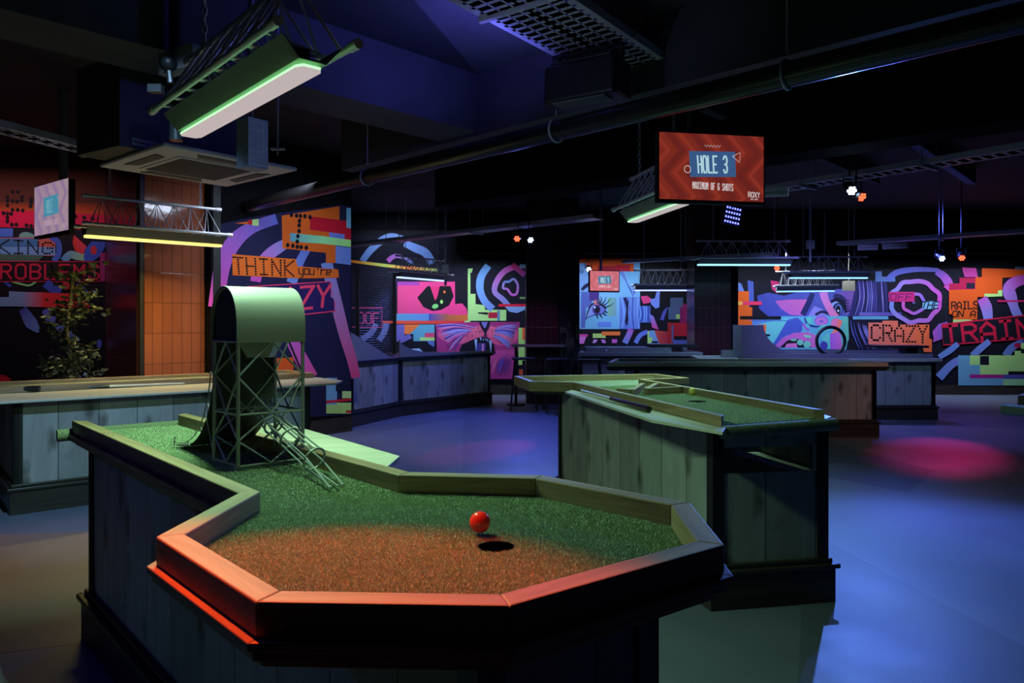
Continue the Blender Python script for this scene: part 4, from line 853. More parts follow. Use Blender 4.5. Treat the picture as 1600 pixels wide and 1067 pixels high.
# --- table 2: middle right
t2 = root('crazy_pool_table', (.9, 4.2, 0), 'middle table with yellow ball, zigzag timber rails and a slot in its end', 'game table')
T2 = [(.862, 3.03), (1.385, 3.26), (.915, 5.06), (1.25, 5.19), (1.10, 5.62), (.014, 5.38), (.114, 4.86), (.397, 4.80)]
B2 = [(.885, 3.23), (1.42, 3.33), (.99, 5.15), (.33, 5.10)]
# carcass: end side has a slot, so it is built apart
n = 4
def panel(rt, a, b, z0, z1, name='side_panel', mat=M_panel):
    a, b = Vector(a), Vector(b); d = (b-a).normalized(); nn = Vector((-d.y, d.x)); m = MB(); m.prism([a, b, b+nn*.02, a+nn*.02], z0, z1)
    return mk(name, m, mat, rt, math.atan2(d.y, d.x), origin=Vector((a.x, a.y, 0)))
body(t2, B2, .811)
for o in [c for c in t2.children if c.name.startswith('side_panel')][:1]: bpy.data.objects.remove(o)
a2, b2 = Vector(B2[0]), Vector(B2[1]); d2 = (b2-a2).normalized()
panel(t2, a2, b2, .19, .59); panel(t2, a2, b2, .705, .785, 'slot_rail'); panel(t2, b2-d2*.07, b2, .59, .705)
m = MB(); nn2 = Vector((-d2.y, d2.x)); m.prism([a2+nn2*.02, b2+nn2*.02, b2+nn2*.5, a2+nn2*.5], .575, .588); mk('slot_tray', m, M_shelf, t2)
rails(t2, T2, [1, 2, 3, 4, 7], .036, .826, .870, ledge=False); rails(t2, T2, [5, 6], .036, .805, .870, ledge=False)
t2in = inset(T2, .033)
m = MB(); m.prism(t2in, .79, .828); 
mk('turf', m, M_turf, t2)
blades('turf_fibres', t2, [t2in[0], t2in[1], t2in[2], t2in[7]], .828, 44000, .006, .0040, (px(1090, 627, .83).x, px(1090, 627, .83).y, .055), 5)
hc = px(1090, 627, .83); m = MB(); m.prism(circle(hc.x, hc.y, .05), .8285, .8295); mk('cup', m, M_cupblack, t2)  # flat black disc on the turf paints in the shade of the hole
m = MB(); a, b = Vector((*T2[0], .803)), Vector((*T2[1], .803)); d = (b-a).normalized(); m.tube([a+d*.005, b+d*.06], .028, 16); mk('rolled_turf_edge', m, M_turf, t2, smooth=True)
SH = [pl(883, 612, .825), pl(1018, 656, .825), pl(1129, 675, .825), (.880, 3.03), (.41, 4.80)]
m = MB(); m.prism(SH[::1], .812, .8255); tag(mk('side_shelf', m, M_shelf, t2, math.atan2(-1.8, .48), bevel=.002), 'pale side shelf carrying a cue')
m = MB(); m.prism([(1.385, 3.27), pl(1300, 651, .825), (1.45, 3.95), (1.22, 3.95)], .812, .8255); mk('side_shelf', m, M_shelf, t2, bevel=.002)
for a, b in (((988, 609), (1004, 599)), ((1010, 607), (1026, 599)), ((1011, 607), (1072, 604)), ((966, 607), (987, 609))):
    a, b = px(a[0], a[1], .868), px(b[0], b[1], .868); d = (b-a); d.z = 0; L_ = d.normalized(); m = MB(); m.bar(Vector((a.x, a.y, .85)), Vector((b.x, b.y, .85)), .03, .04); mk('divider', m, M_rail, t2, math.atan2(d.y, d.x))

# --- cues
def cue(a, b, z, label, group=None, frac=.45):
    a, b = Vector((*a, z+.016)), Vector((*b, z+.016))
    r_ = root('cue', (a.x, a.y, z+.016), label, 'cue')
    mid = a+(b-a)*frac
    m = MB(); m.tube([a, a+(b-a)*.02, mid], [.006, .0065, .010], 12); tag(mk('shaft', m, plain('pale_ash_shaft', (.62, .60, .55), .3), r_, smooth=True), 'pale shaft')
    m = MB(); m.tube([mid, b-(b-a)*.03, b], [.010, .0155, .0155], 12); tag(mk('butt', m, plain('black_lacquer_butt', (.01, .01, .01), .18), r_, smooth=True), 'black butt')
cue((.425, 4.52), (.655, 3.52), .8255, 'cue with black butt resting on the side shelf of the middle table', frac=.5)

# --- table 0: left, against the murals
u0 = Vector((.765, .644)).normalized(); v0 = Vector((-u0.y, u0.x)); k0 = Vector((-3.27, 4.79))+v0*.03+u0*.03
t0 = root('crazy_pool_table', (k0.x, k0.y, 0), 'long table at the left in front of the tiled wall and the plant', 'game table')
Q = lambda s, t: tuple(k0+u0*s+v0*t)
body(t0, [Q(0, 0), Q(2.05, 0), Q(2.05, 1.05), Q(0, 1.05)], .735)
Q0 = [Q(-1.2, -.10), Q(2.25, -.10), Q(2.42, .12), Q(2.42, 1.2), Q(-1.2, 1.2)]
m = MB(); m.prism(Q0, .736, .752); tag(mk('side_shelf', m, M_shelf, t0, math.atan2(u0.y, u0.x), bevel=.003), 'yellow-lit timber shelf edge')
R0 = [Q(-1.2, .56), Q(2.36, .56), Q(2.36, 1.15), Q(-1.2, 1.15)]
rails(t0, R0, [0, 1, 2], .04, .753, .80, ledge=False)
m = MB(); m.prism(inset(R0, .036), .753, .772); mk('turf', m, M_turf, t0)
cue(px(288, 602, .752)[:2], px(66, 611, .752)[:2], .752, 'cue with pale shaft lying on the shelf of the left table', frac=.55)
m = MB(); pb = Vector((*pl(-20, 612, .76), .78)); m.tube([pb, Vector((*pl(62, 611, .76), .78))], .02, 12); tag(mk('cue_case', m, M_black, smooth=True), 'dark tube lying along the left table edge', 'tube')

# --- table 3: far right front
t3 = root('crazy_pool_table', (2.7, 8.5, 0), 'right-hand table with boarded front whose corner glows red', 'game table')
body(t3, [(1.36, 8.14), (4.02, 8.14), (4.02, 8.8), (1.36, 8.8)], .735)
T3 = [(1.04, 8.02), (4.10, 8.02), (4.10, 8.92), (1.25, 8.92)]
rails(t3, T3, [0, 1, 2, 3], .05, .785, .83, mat=M_shelf, ledge=M_black)
m = MB(); m.prism(inset(T3, .045), .78, .80); mk('turf', m, M_turf, t3)
# --- table 4: behind table 3, with quarter pipe and loop
t4 = root('crazy_pool_table', (4.0, 10.0, 0), 'far right table with blue quarter pipe and ring under the face mural', 'game table')
body(t4, [(2.9, 9.58), (5.50, 9.58), (5.50, 10.4), (2.9, 10.4)], .74)
T4 = [(2.42, 9.5), (5.56, 9.5), (5.56, 10.5), (2.55, 10.5)]
rails(t4, T4, [0, 1, 2, 3], .06, .76, .80, ledge=False, mat=M_shelf)
m = MB(); m.prism(inset(T4, .05), .742, .775); m.prism([(2.95, 9.62), (5.5, 9.62), (5.5, 9.66), (2.95, 9.66)], .775, .86); m.prism([(2.95, 10.36), (5.5, 10.36), (5.5, 10.40), (2.95, 10.40)], .775, .88); mk('raised_deck', m, plain('grey_painted_board', (.25, .25, .27), .4, noise=.1), t4)
M_pipe = plain('grey_painted_board', (.25, .25, .27), .4)
def quarter(rt, x0, x1, zb, zt_, y0, y1, name='quarter_pipe', flat=.12):
    """side profile: flat top at x0, sweeping down towards x1"""
    s = 1 if x1 > x0 else -1; L_ = abs(x1-x0)-flat
    pts = [(x0, zb), (x0, zt_), (x0+s*flat, zt_)]+[(x0+s*(flat+L_*(1-math.cos(a))), zb+.02+(zt_-zb-.02)*(1-math.sin(a))) for a in [PI/2*k/12 for k in range(1, 13)]]+[(x1, zb)]
    n = len(pts); m = MB(); vs = [(x, y0, z) for x, z in pts]+[(x, y1, z) for x, z in pts]
    fs = [list(range(n)), [n+k for k in range(n)][::-1]]+[[k, n+k, n+(k+1) % n, (k+1) % n] for k in range(n)]
    m.mesh(vs, fs); return mk(name, m, M_pipe, rt)
quarter(t4, 3.03, 3.95, .80, 1.235, 9.68, 10.1, flat=.28)
m = MB(); m.prism([(4.76, 9.62), (5.45, 9.62), (5.45, 9.95), (4.76, 9.95)], .935, .965); m.box(5.2, 5.35, 9.7, 9.9, .86, .935); mk('black_deck', m, M_black, t4)
m = MB(); cx = Vector((498/F*9.7, 9.7, EYE-27/F*9.7))
m.tube([cx+Vector((math.cos(2*PI*k/40)*.185, .0, math.sin(2*PI*k/40)*.185)) for k in range(40)], .022, 8, closed=True)
tag(mk('loop_ring', m, M_black, t4, smooth=True), 'black upright ring')

# --- table 5: centre far, below the eye mural
t5 = root('crazy_pool_table', (1.7, 11.0, 0), 'dark table with purple-blue top under the eye mural', 'game table')
body(t5, [(1.0, 10.68), (2.55, 10.68), (2.55, 11.3), (1.0, 11.3)], .76, posts=False)
m = MB(); m.prism([(.95, 10.60), (2.75, 10.60), (2.78, 11.42), (1.07, 11.42)], .78, .84); mk('top_board', m, M_pipe, t5, bevel=.006)
m = MB(); m.prism([(1.08, 10.75), (2.3, 10.72), (2.7, 11.35), (1.1, 11.35)], .841, .905); mk('raised_deck', m, M_pipe, t5)
m = MB(); m.prism([(2.05, 10.75), (2.72, 10.75), (2.75, 11.1), (2.02, 11.2)], .906, .95); mk('black_deck', m, M_black, t5)
ball(Vector((1.36, 10.66, .84)), (.6, .55, .7), 'pale ball on the edge of the dark table under the eye mural')
ball(Vector((1.62, 8.25, .80)), (.65, .5, .6), 'pink ball on the rail end of the red-glowing right-hand table')

# --- table 6: mid left below the tiger
t6 = root('crazy_pool_table', (-1.3, 10.4, 0), 'blue-lit table with grey curved side boards below the tiger', 'game table')
B6 = [(-1.95, 8.90), (-1.52, 9.98), (-.347, 11.4), (-.9, 12.0), (-2.3, 11.2), (-2.6, 9.6)]
body(t6, B6, .76, .20)
m = MB(); m.prism(inset(B6, -.04), .76, .80); mk('top_board', m, M_black, t6, bevel=.004)
def side_board(rt, a, b, prof_, th=.025):
    a, b = Vector(a), Vector(b); d = b-a; nn = Vector((-d.y, d.x)).normalized()*th; m = MB(); n = len(prof_)
    vs = [(a.x+d.x*s, a.y+d.y*s, z) for s, z in prof_]+[(a.x+d.x*s+nn.x, a.y+d.y*s+nn.y, z) for s, z in prof_]
    m.mesh(vs, [list(range(n)), [n+k for k in range(n)][::-1]]+[[k, n+k, n+(k+1) % n, (k+1) % n] for k in range(n)]); return mk('side_board', m, M_pipe, rt)
cur = lambda k: (k/12*.42, 1.04-.20*math.sin(PI/2*k/12)**.8)
side_board(t6, B6[0], (-1.60, 9.78), [(0, .80), (1, .80), (0, 1.15)])
side_board(t6, B6[1], B6[2], [(0, .80), (1.0, .80), (1.0, .835), (.45, .835)]+[(.45-.45*math.sin(PI/2*k/10), .835+.20*(1-math.cos(PI/2*k/10))) for k in range(1, 11)])
# mesh cage behind it
cg = root('wire_mesh_cage', (-2.3, 11.3, .8), 'dark wire mesh cage panel beside the mural wall, above the blue-lit table', 'cage')
m = MB()
g0, g1 = at(552, 500, 9.9), at(617, 500, 11.2); zb, zt2 = .82, 1.93
for k in range(34): z = zb+(zt2-zb)*k/33; m.tube([(g0.x, g0.y, z), (g1.x, g1.y, z)], .0035, 4)
for k in range(20): t = k/19; x, y = g0.x+(g1.x-g0.x)*t, g0.y+(g1.y-g0.y)*t; m.tube([(x, y, zb), (x, y, zt2)], .0022, 4)
mk('wire_mesh', m, plain('blue_steel_wire', (.25, .26, .32), .35, .6), cg)
for t in (0.10, 1.0):
    x, y = g0.x+(g1.x-g0.x)*t, g0.y+(g1.y-g0.y)*t-.03; m = MB(); m.box(x-.025, x+.025, y-.025, y+.025, .80, 2.0); mk('post', m, M_post, cg)

# --- table 7: only its end shows at the right edge
t7 = root('crazy_pool_table', (3.6, 4.0, 0), 'table end cut off by the right frame edge', 'game table')
body(t7, [(3.5, 3.85), (4.6, 3.85), (4.6, 4.6), (3.62, 4.6)], .775)
T7 = [(2.72, 3.96), (2.84, 3.72), (4.7, 3.66), (4.7, 4.8), (3.5, 4.8)]
rails(t7, T7, [1, 2, 3, 4], .04, .79, .865, ledge=False)
m = MB(); m.prism(inset(T7, .036), .79, .828); mk('turf', m, M_turf, t7)
m = MB(); m.tube([(2.65, 3.97, .79), (2.79, 3.70, .79)], .03, 12); mk('rolled_turf_edge', m, M_turf, t7, smooth=True)

# ------------------------------------------------------------------ stools and ledge tables
def stool(loc, rz, label):
    r_ = root('bar_stool', loc, label, 'stool', None); L = Vector(loc)
    m = MB(); m.box(L.x-.17, L.x+.17, L.y-.17, L.y+.17, .73, .76); mk('seat', m, M_black, r_, bevel=.01)
    for sx in (-1, 1):
        for sy in (-1, 1):
            m = MB(); m.tube([(L.x+sx*.13, L.y+sy*.13, .73), (L.x+sx*.19, L.y+sy*.19, 0)], .012, 8); mk('leg', m, M_black, r_)
    m = MB()
    for a, b in (((-1, -1), (1, -1)), ((1, -1), (1, 1)), ((1, 1), (-1, 1)), ((-1, 1), (-1, -1))):
        m.tube([(L.x+a[0]*.17, L.y+a[1]*.17, .28), (L.x+b[0]*.17, L.y+b[1]*.17, .28)], .009, 6)
    mk('footrest', m, M_black, r_); return r_
s_ = stool((.17, 10.75, 0), 0, 'black bar stool in front of the tiger mural edge')
def stool_copy(loc, rz, label):
    c = copy_tree(s_); place(c, loc, rz); c['label'] = label
stool_copy((.62, 11.1, 0), .1, 'black bar stool in front of the plum tiled column')
stool_copy((1.08, 10.22, 0), -.05, 'black bar stool right of the camouflage column')
stool_copy((.66, 10.42, 0), .05, 'black bar stool against the camouflage column')
bt = root('ledge_table', (.4, 11.3, 0), 'dark high ledge table around the plum tiled column', 'table')
m = MB(); m.box(.0, .80, 11.15, 11.48, .90, .935); mk('ledge_top', m, M_pipe, bt)
for x in (.06, ): m = MB(); m.tube([(x, 11.3, .9), (x, 11.3, .03)], .022, 8); mk('pedestal', m, M_black, bt); m = MB(); m.prism(circle(x, 11.3, .14, 20), 0, .03); mk('foot', m, M_black, bt)

# ------------------------------------------------------------------ artificial plant
pt = root('potted_plant', (-3.85, 6.35, 0), 'dark leafy artificial plant before the PROBLEMS mural', 'plant')
m = MB(); m.tube([(-3.85, 6.35, 0), (-3.85, 6.35, .35)], [.13, .17], 16); mk('pot', m, M_black, pt)
m = MB(); trunk = [(-3.85, 6.35, .3), (-3.80, 6.35, .8), (-3.83, 6.33, 1.2), (-3.78, 6.35, 1.7)]; m.tube(trunk, .014, 8)
random.seed(11); tips = []
for k in range(46):
    h = random.uniform(.72, 1.72); a = random.uniform(0, 2*PI); r = (.26 if h < 1.05 or h > 1.25 else .13)*random.uniform(.5, 1)
    p0 = Vector((-3.81, 6.35, h-.08)); p1 = Vector((-3.81+math.cos(a)*r, 6.35+math.sin(a)*r*.8, h+.02)); m.tube([p0, (p0+p1)/2+Vector((0, 0, .03)), p1], .003, 4); tips.append((p0, p1))
mk('stem', m, M_trunk, pt)
m = MB()
for (p0, p1) in tips:
    for k in range(15):
        c = p0.lerp(p1, random.uniform(.4, 1.1))+Vector([random.gauss(0, .03) for _ in range(3)]); d = Vector([random.gauss(0, 1), random.gauss(0, 1)-.3, random.gauss(-.1, .6)]).normalized(); n_ = d.cross(Vector([random.gauss(0, 1) for _ in range(3)])).normalized(); L_ = random.uniform(.05, .085); wd = L_*.2
        q = n_.cross(d)*.006
        m.face([c, c+d*L_*.35+n_*wd+q, c+d*L_*.7+n_*wd*.8, c+d*L_, c+d*L_*.7-n_*wd*.8, c+d*L_*.35-n_*wd+q])
o = mk('leaves', m, M_leaf, pt); o['kind'] = 'stuff'

# ------------------------------------------------------------------ lamps: aluminium truss + LED batten
# local frame: along +X, length 1.2, z=0 is the tube underside
def make_truss():
    r_ = root('lighting_truss', (0, 0, 0), 'x', 'truss', 'lighting trusses over the tables')
    zc, zt_, hw = .10, .34, .14
    for (y, z, x0, x1) in ((-hw, zc, -.05, 1.25), (hw, zc, -.05, 1.25), (0, zt_, -.02, 1.2)):
        m = MB(); m.tube([(x0, y, z), (x1, y, z)], .0135, 10); m.tube([(x0-.004, y, z), (x0+.05, y, z)], .018, 10); m.tube([(x1-.05, y, z), (x1+.004, y, z)], .018, 10); mk('chord', m, M_truss, r_, smooth=True)
    m = MB(); n = 7
    for y in (-hw, hw):
        for k in range(n):
            x = .06+k*(1.08/n); w_ = 1.08/n
            m.tube([(x, y, zc), (x+w_/2, 0, zt_), (x+w_, y, zc)], .006, 6)
    for k in range(n):
        x = .06+k*(1.08/n); m.tube([(x, -hw, zc), (x+1.08/n/2, hw, zc), (x+1.08/n, -hw, zc)], .005, 6)
    mk('bracing', m, M_truss, r_)
    for x in (.2, 1.0):
        m = MB(); z = zt_+.02
        k = 0
        while z < 1.08:
            c = Vector((x, 0, z+.016)); ax_ = (0, 1) if k % 2 else (1, 0)
            m.tube([c+Vector((ax_[0]*math.cos(a)*.009, ax_[1]*math.cos(a)*.009, math.sin(a)*.02)) for a in [2*PI*q/8 for q in range(8)]], .003, 4, closed=True)
            z += .031; k += 1
        m.tube([(x-.02, 0, zt_+.0), (x, 0, zt_+.04), (x+.02, 0, zt_)], .006, 6)
        mk('chain', m, M_galv, r_)
    return r_
EM = {}
def emat(name, col, s, rough=.4):
    return plain(name, (.02, .02, .02), rough, emis=col, es=s)
def make_batten(key, face, side, sf, ss):
    eh = .008 if key.startswith('green') else .019
    r_ = root('led_batten', (0, 0, 0), 'x', 'light')
    m = MB(); hw = .045
    prof_ = [(-.6+.6, 0)]
    # tray-shaped backplate
    b = MB(); q = [(-.048, .020), (-.105, .086), (-.098, .086), (-.044, .026), (.044, .026), (.098, .086), (.105, .086), (.048, .020)]; nq = len(q)
    b.mesh([(-.005, y, z) for y, z in q]+[(1.205, y, z) for y, z in q], [[k, (k+1) % nq, nq+(k+1) % nq, nq+k] for k in range(nq)]+[[0, 3, 2, 1][::-1], [0, 7, 4, 3], [7, 6, 5, 4], [nq, nq+1, nq+2, nq+3][::-1], [nq, nq+3, nq+4, nq+7], [nq+7, nq+4, nq+5, nq+6]])
    hs_ = mk('housing', b, plain('grey_reflector', (.17, .17, .17), .6), r_)
    b = MB(); b.box(.08, 1.12, -.03, .03, .027, .088); mk('driver_box', b, plain('dark_grey_backplate', (.06, .06, .06), .6), hs_)
    pts = [(-.0, -.03), (.03, -hw), (1.17, -hw), (1.2, -.03), (1.2, .03), (1.17, hw), (.03, hw), (0, .03)]
    n = len(pts); m.mesh([(x, y, 0) for x, y in pts]+[(x, y, eh) for x, y in pts], [list(range(n))[::-1]], mi=0)
    m.mesh([(x, y, 0) for x, y in pts]+[(x, y, eh) for x, y in pts], [[k, (k+1) % n, n+(k+1) % n, n+k] for k in range(n)]+[[n+k for k in range(n)]], mi=1)
    mk('diffuser', m, [emat('lit_diffuser_'+key, face, sf), emat('lit_diffuser_edge_'+key, side, ss)], r_)
    return r_
LAB = {
 'green_front': ('triangular truss hung from chains above the wire tower, nearest to the viewer', 'green-glowing batten light above the front table'),
 'yellow_left': ('triangular truss hung over the left table before the tiled wall', 'yellow tube light above the left table'),
 'blue_mid': ('small truss hung in front of the circle stripes above the tiger', 'blue-white tube light above the grey curved boards'),
 'green_mid': ('truss hung behind the HOLE 3 screen', 'green batten light just below left of the HOLE 3 screen'),
 'white_right': ('truss hung before the right tiled column, above the long pale tube', 'long pale turquoise tube light before the right tiled column'),
 'blue_right': ('truss hung before the ringed target mural, above a blue tube', 'blue tube light above the hair of the painted face'),
 'blue_far': ('truss hung close to the painted face mural', 'blue tube light touching the forehead of the painted face'),
 'blue_centre': ('truss hung right of the HOLE 9 screen', 'blue tube light right of the HOLE 9 screen')}
FACE = {'green_front': ((.50, .42, .42), (.30, 1, .32), 1.0, 2.2), 'yellow_left': ((1, .84, .32), (1, .80, .18), 1.2, 1.6), 'blue_mid': ((.45, .55, 1), (.30, .42, 1), 1.4, 2.6), 'green_mid': ((.48, .44, .42), (.34, 1, .40), 1.0, 2.2),
        'white_right': ((.35, .65, .85), (.26, .72, .9), 1.2, 1.9), 'blue_right': ((.35, .60, 1), (.18, .42, 1), 1.3, 2.6)}
FACE['blue_far'] = FACE['blue_right']; FACE['blue_centre'] = ((.40, .46, 1), (.30, .36, 1), 1.3, 2.6)
tr0 = make_truss(); first = True
for k, (a, b, z) in LAMPS.items():
    a, b = Vector(a), Vector(b); d = b-a; rz = math.atan2(d.y, d.x); sx = d.length/1.2
    t = tr0 if first else copy_tree(tr0); first = False
    sy = .88 if k == 'green_front' else 1; place(t, (a.x, a.y, z), rz, (sx, sy, sy)); t['label'] = LAB[k][0]
    hgt = (CH-z)/1.08/sy
    for ch in t.children:
        if ch.name.startswith('chain'): ch.scale = (1/sx, 1/sy, hgt*.97)
    bt_ = make_batten(k, *FACE[k]); place(bt_, (a.x, a.y, z), rz, (sx, sy, sy)); bt_['label'] = LAB[k][1]

# ------------------------------------------------------------------ cable trays
def tray(a, b, wd, z, label, slots=True, hang=(), step=.10):
    a, b = Vector(a), Vector(b); d = (b-a); L_ = d.length; ang = math.atan2(d.y, d.x)
    r_ = root('cable_tray', (a.x, a.y, z), label, 'cable tray'); 
    W = Matrix.Translation((a.x, a.y, z)) @ Matrix.Rotation(ang, 4, 'Z')
    m = MB(); hw = wd/2
    # perforated bottom: crosswise bars between slots
    if slots:
        m.box(0, L_, -hw, -hw+.03, 0, .002); m.box(0, L_, hw-.03, hw, 0, .002); m.box(0, L_, -.01, .01, 0, .002)
        n = max(2, int(L_/step)); rows = max(2, int(wd/.075))
        for i in range(n): m.box(i*L_/n, i*L_/n+L_/n*.62, -hw+.03, hw-.03, 0, .002)
        for j in range(1, rows): y = -hw+j*wd/rows; m.box(0, L_, y-wd/rows*.42, y+wd/rows*.42, .0, .002)
    else: m.box(0, L_, -hw, hw, 0, .002)
    m.box(0, L_, -hw-.002, -hw, 0, .05); m.box(0, L_, hw, hw+.002, 0, .05); m.box(0, L_, -hw, -hw+.012, .048, .05); m.box(0, L_, hw-.012, hw, .048, .05)
    m.v = [W @ v for v in m.v]; mk('tray_body', m, M_galv, r_, ang)
    for s in hang:
        m = MB(); p = W @ Vector((s, 0, 0)); q = W @ Vector((s, hw+.02, 0)); p2 = W @ Vector((s, -hw-.02, 0)); m.tube([q, (q.x, q.y, CH)], .005, 6); m.tube([p2, (p2.x, p2.y, CH)], .005, 6); m.bar(q-Vector((0, 0, .012)), p2-Vector((0, 0, .012)), .03, .02); mk('hanger', m, M_galv, r_)
    return r_
tray((-.36+.17, 3.75-.25), (.93, 5.0), .52, 2.9, 'wide perforated cable tray above the projector', hang=(.4, 1.6), step=.07)
pa, pb = at(540, 386, 12.2), at(935, 344, 8.9)
tray((pa.x, pa.y), (pb.x, pb.y), .22, 2.52, 'long cable tray running above the tiger toward the dark column', hang=(1.2, 3.0), slots=False)
pa, pb = at(1180, 300, 7.8), at(1640, 236, 5.7)
tray((pa.x, pa.y), (pb.x, pb.y), .26, 2.62, 'blue-lit ribbed cable tray right of the HOLE 3 screen', hang=(.6, 1.75), step=.09)
pa, pb = at(-40, 210, 4.9), at(190, 247, 6.0)
tray((pa.x, pa.y), (pb.x, pb.y), .2, 2.58, 'blue and pink lit cable tray above the left screen', hang=(.9, ), step=.09)
pa, pb = at(1310, 388, 10.6), at(1640, 362, 9.0)
tray((pa.x, pa.y), (pb.x, pb.y), .2, 2.38, 'thin cable tray above the TRAIN mural', hang=(1.3, ), step=.09)
pa, pb = at(975, 418, 12.0), at(1210, 394, 10.7)
tray((pa.x, pa.y), (pb.x, pb.y), .16, 2.24, 'cable tray above the eye mural running to the right column', hang=(1.0, ), slots=False)

# big pipe with clamps
pp = root('service_pipe', (0, 5.5, 2.6), 'large black service pipe crossing the ceiling diagonally', 'pipe')
pw = [at(150, 385, 9.6), at(440, 308, 7.7), at(870, 195, 5.0), at(1225, 110, 3.95), at(1620, 22, 3.2)]
for p in pw: p.z = 2.62
a_, b_ = Vector((-2.66, 7.46, 2.45)), Vector((2.4, 2.49, 2.45)); m = MB(); m.tube([a_, b_], .062, 24); mk('pipe_body', m, M_duct, pp, smooth=True)
def on(t): return a_+(b_-a_)*t
dp = (b_-a_).normalized(); sp_ = dp.cross(up).normalized()
for X in (575, 870, 1228):
    t = min((abs(800+F*on(q/400).x/on(q/400).y-X), q/400) for q in range(400))[1]; c = on(t)
    m = MB(); m.tube([c+(sp_*math.cos(2*PI*k/24)+up*math.sin(2*PI*k/24))*.069 for k in range(24)], .008, 6, closed=True); m.tube([c+up*.1, Vector((c.x, c.y, CH))], .005, 6); mk('clamp', m, M_galv, pp)
# thin dark pole on the left
m = MB(); c = at(275, 110, 4.02); m.tube([(c.x, c.y, 2.25), (c.x, c.y, CH)], .035, 12); tag(mk('hanging_pole', m, M_duct, smooth=True), 'dark round pole hanging from the ceiling left of the front truss', 'pole')

# ------------------------------------------------------------------ air conditioner
acz = 2.33; k_ = (acz-EYE)
A_, B_, C_ = [Vector(((x-800)/(HZ-y)*k_, F/(HZ-y)*k_, 0)) for x, y in ((155, 262), (355, 293), (465, 268))]
cen = (A_+C_)/2; D_ = A_+C_-B_; cs = [A_, B_, C_, D_]
ac = root('air_conditioner', (cen.x, cen.y, acz), 'ceiling cassette air conditioner with louvres left of the green batten', 'air conditioner')
def sq(f): return [(cen.x+(p.x-cen.x)*f, cen.y+(p.y-cen.y)*f) for p in cs]
e1_ = (B_-A_).normalized(); ang_ac = math.atan2(e1_.y, e1_.x)
m = MB(); m.prism(sq(1), acz+.004, acz+.03); mk('fascia', m, M_ac, ac, ang_ac, bevel=.01)
m = MB(); m.prism(sq(.60), acz-.004, acz+.004)
mk('intake_frame', m, M_ac, ac, ang_ac)
m = MB(); g = sq(.54)
for k in range(26):
    t0_, t1_ = k/26, (k+.6)/26; L = lambda i, j, t: (g[i][0]+(g[j][0]-g[i][0])*t, g[i][1]+(g[j][1]-g[i][1])*t); m.prism([L(0, 1, t0_), L(0, 1, t1_), L(3, 2, t1_), L(3, 2, t0_)], acz-.008, acz-.004)
mk('grille', m, M_grille, ac, ang_ac)
for i in range(4):
    p, q = cs[i], cs[(i+1) % 4]; o_ = lambda s, f: tuple((cen+((p.lerp(q, s))-cen)*f)[:2]); m = MB(); m.prism([o_(.22, .86), o_(.78, .86), o_(.78, .70), o_(.22, .70)], acz-.002, acz+.006); mk('louvre', m, M_grille, ac, ang_ac)
P1_, P2_ = px(187, 218, 2.40), px(390, 262, 2.40); dd_ = (P2_-P1_).normalized(); nb_ = Vector((-dd_.y, dd_.x, 0))*.50
m = MB(); m.prism([tuple(P1_[:2]), tuple(P2_[:2]), tuple((P2_+nb_)[:2]), tuple((P1_+nb_)[:2])], acz+.032, acz+.60); o = mk('unit_body', m, plain('dark_sheet_steel', (.06, .06, .06), .5), ac, ang_ac)
# labels on the body side
def side_label(a, b, z0, z1, s0, s1, cells):
    a, b = Vector(a), Vector(b); d = b-a; n_ = Vector((d.y, -d.x)).normalized()*.003; m = MB()
    pt_ = lambda s, z, e=1: (a.x+d.x*s+n_.x*e, a.y+d.y*s+n_.y*e, z)
    m.face([pt_(s0, z0), pt_(s1, z0), pt_(s1, z1), pt_(s0, z1)], (.45, .50, .45))
    for (u0_, u1_, w0, w1) in cells:
        S = lambda u: s0+(s1-s0)*u; Zz = lambda w_: z0+(z1-z0)*w_
        m.face([pt_(S(u0_), Zz(w0), 1.3), pt_(S(u1_), Zz(w0), 1.3), pt_(S(u1_), Zz(w1), 1.3), pt_(S(u0_), Zz(w1), 1.3)], (.05, .06, .05))
    return m
g = (tuple(P1_[:2]), tuple(P2_[:2]))
mk('rating_label', side_label(g[0], g[1], acz+.055, acz+.10, .08, .28, [(.05, .6, .35, .62), (.68, .95, .6, .75), (.68, .95, .2, .35)]), M_label, ac)
mk('rating_label', side_label(g[0], g[1], acz+.045, acz+.075, .56, .68, [(.4, .6, .5, .7), (.1, .9, .1, .25)]), M_label, ac)
# blue sheet panel with a diagram, next to it
bp_ = root('control_box', (-1.5, 4.6, 2.4), 'pale blue lit metal box with a wiring diagram label beside the cassette unit', 'electrical box')
q0, q1, q2 = at(388, 240, 4.15), at(419, 240, 4.25), at(419, 240, 4.25)
m = MB(); d = Vector((q1.x-q0.x, q1.y-q0.y)); n_ = Vector((-d.y, d.x)).normalized()*.12; m.prism([(q0.x, q0.y), (q1.x, q1.y), (q1.x+n_.x, q1.y+n_.y), (q0.x+n_.x, q0.y+n_.y)], 2.14, 2.42)
mk('box_body', m, plain('pale_enamelled_steel', (.40, .42, .55), .45), bp_)
m = MB(); nn = -n_.normalized()*.002
def bq(s, z): return (q0.x+d.x*s+nn.x, q0.y+d.y*s+nn.y, z)
for (s0, z0, s1, z1) in ((.05, 2.40, .75, 2.402), (.05, 2.35, .75, 2.353), (.05, 2.23, .75, 2.233), (.73, 2.23, .76, 2.402), (.05, 2.153, .98, 2.158)):
    m.face([bq(s0, z0), bq(s1, z0), bq(s1, z1), bq(s0, z1)], (.75, .8, .95))
mk('diagram_label', m, M_label, bp_)
m = MB(); m.tube([(q0.x+d.x*.5+n_.x*.5, q0.y+d.y*.5+n_.y*.5, 2.42), (q0.x+d.x*.5+n_.x*.5, q0.y+d.y*.5+n_.y*.5, CH)], .006, 8); mk('drop_rod', m, M_galv, bp_)
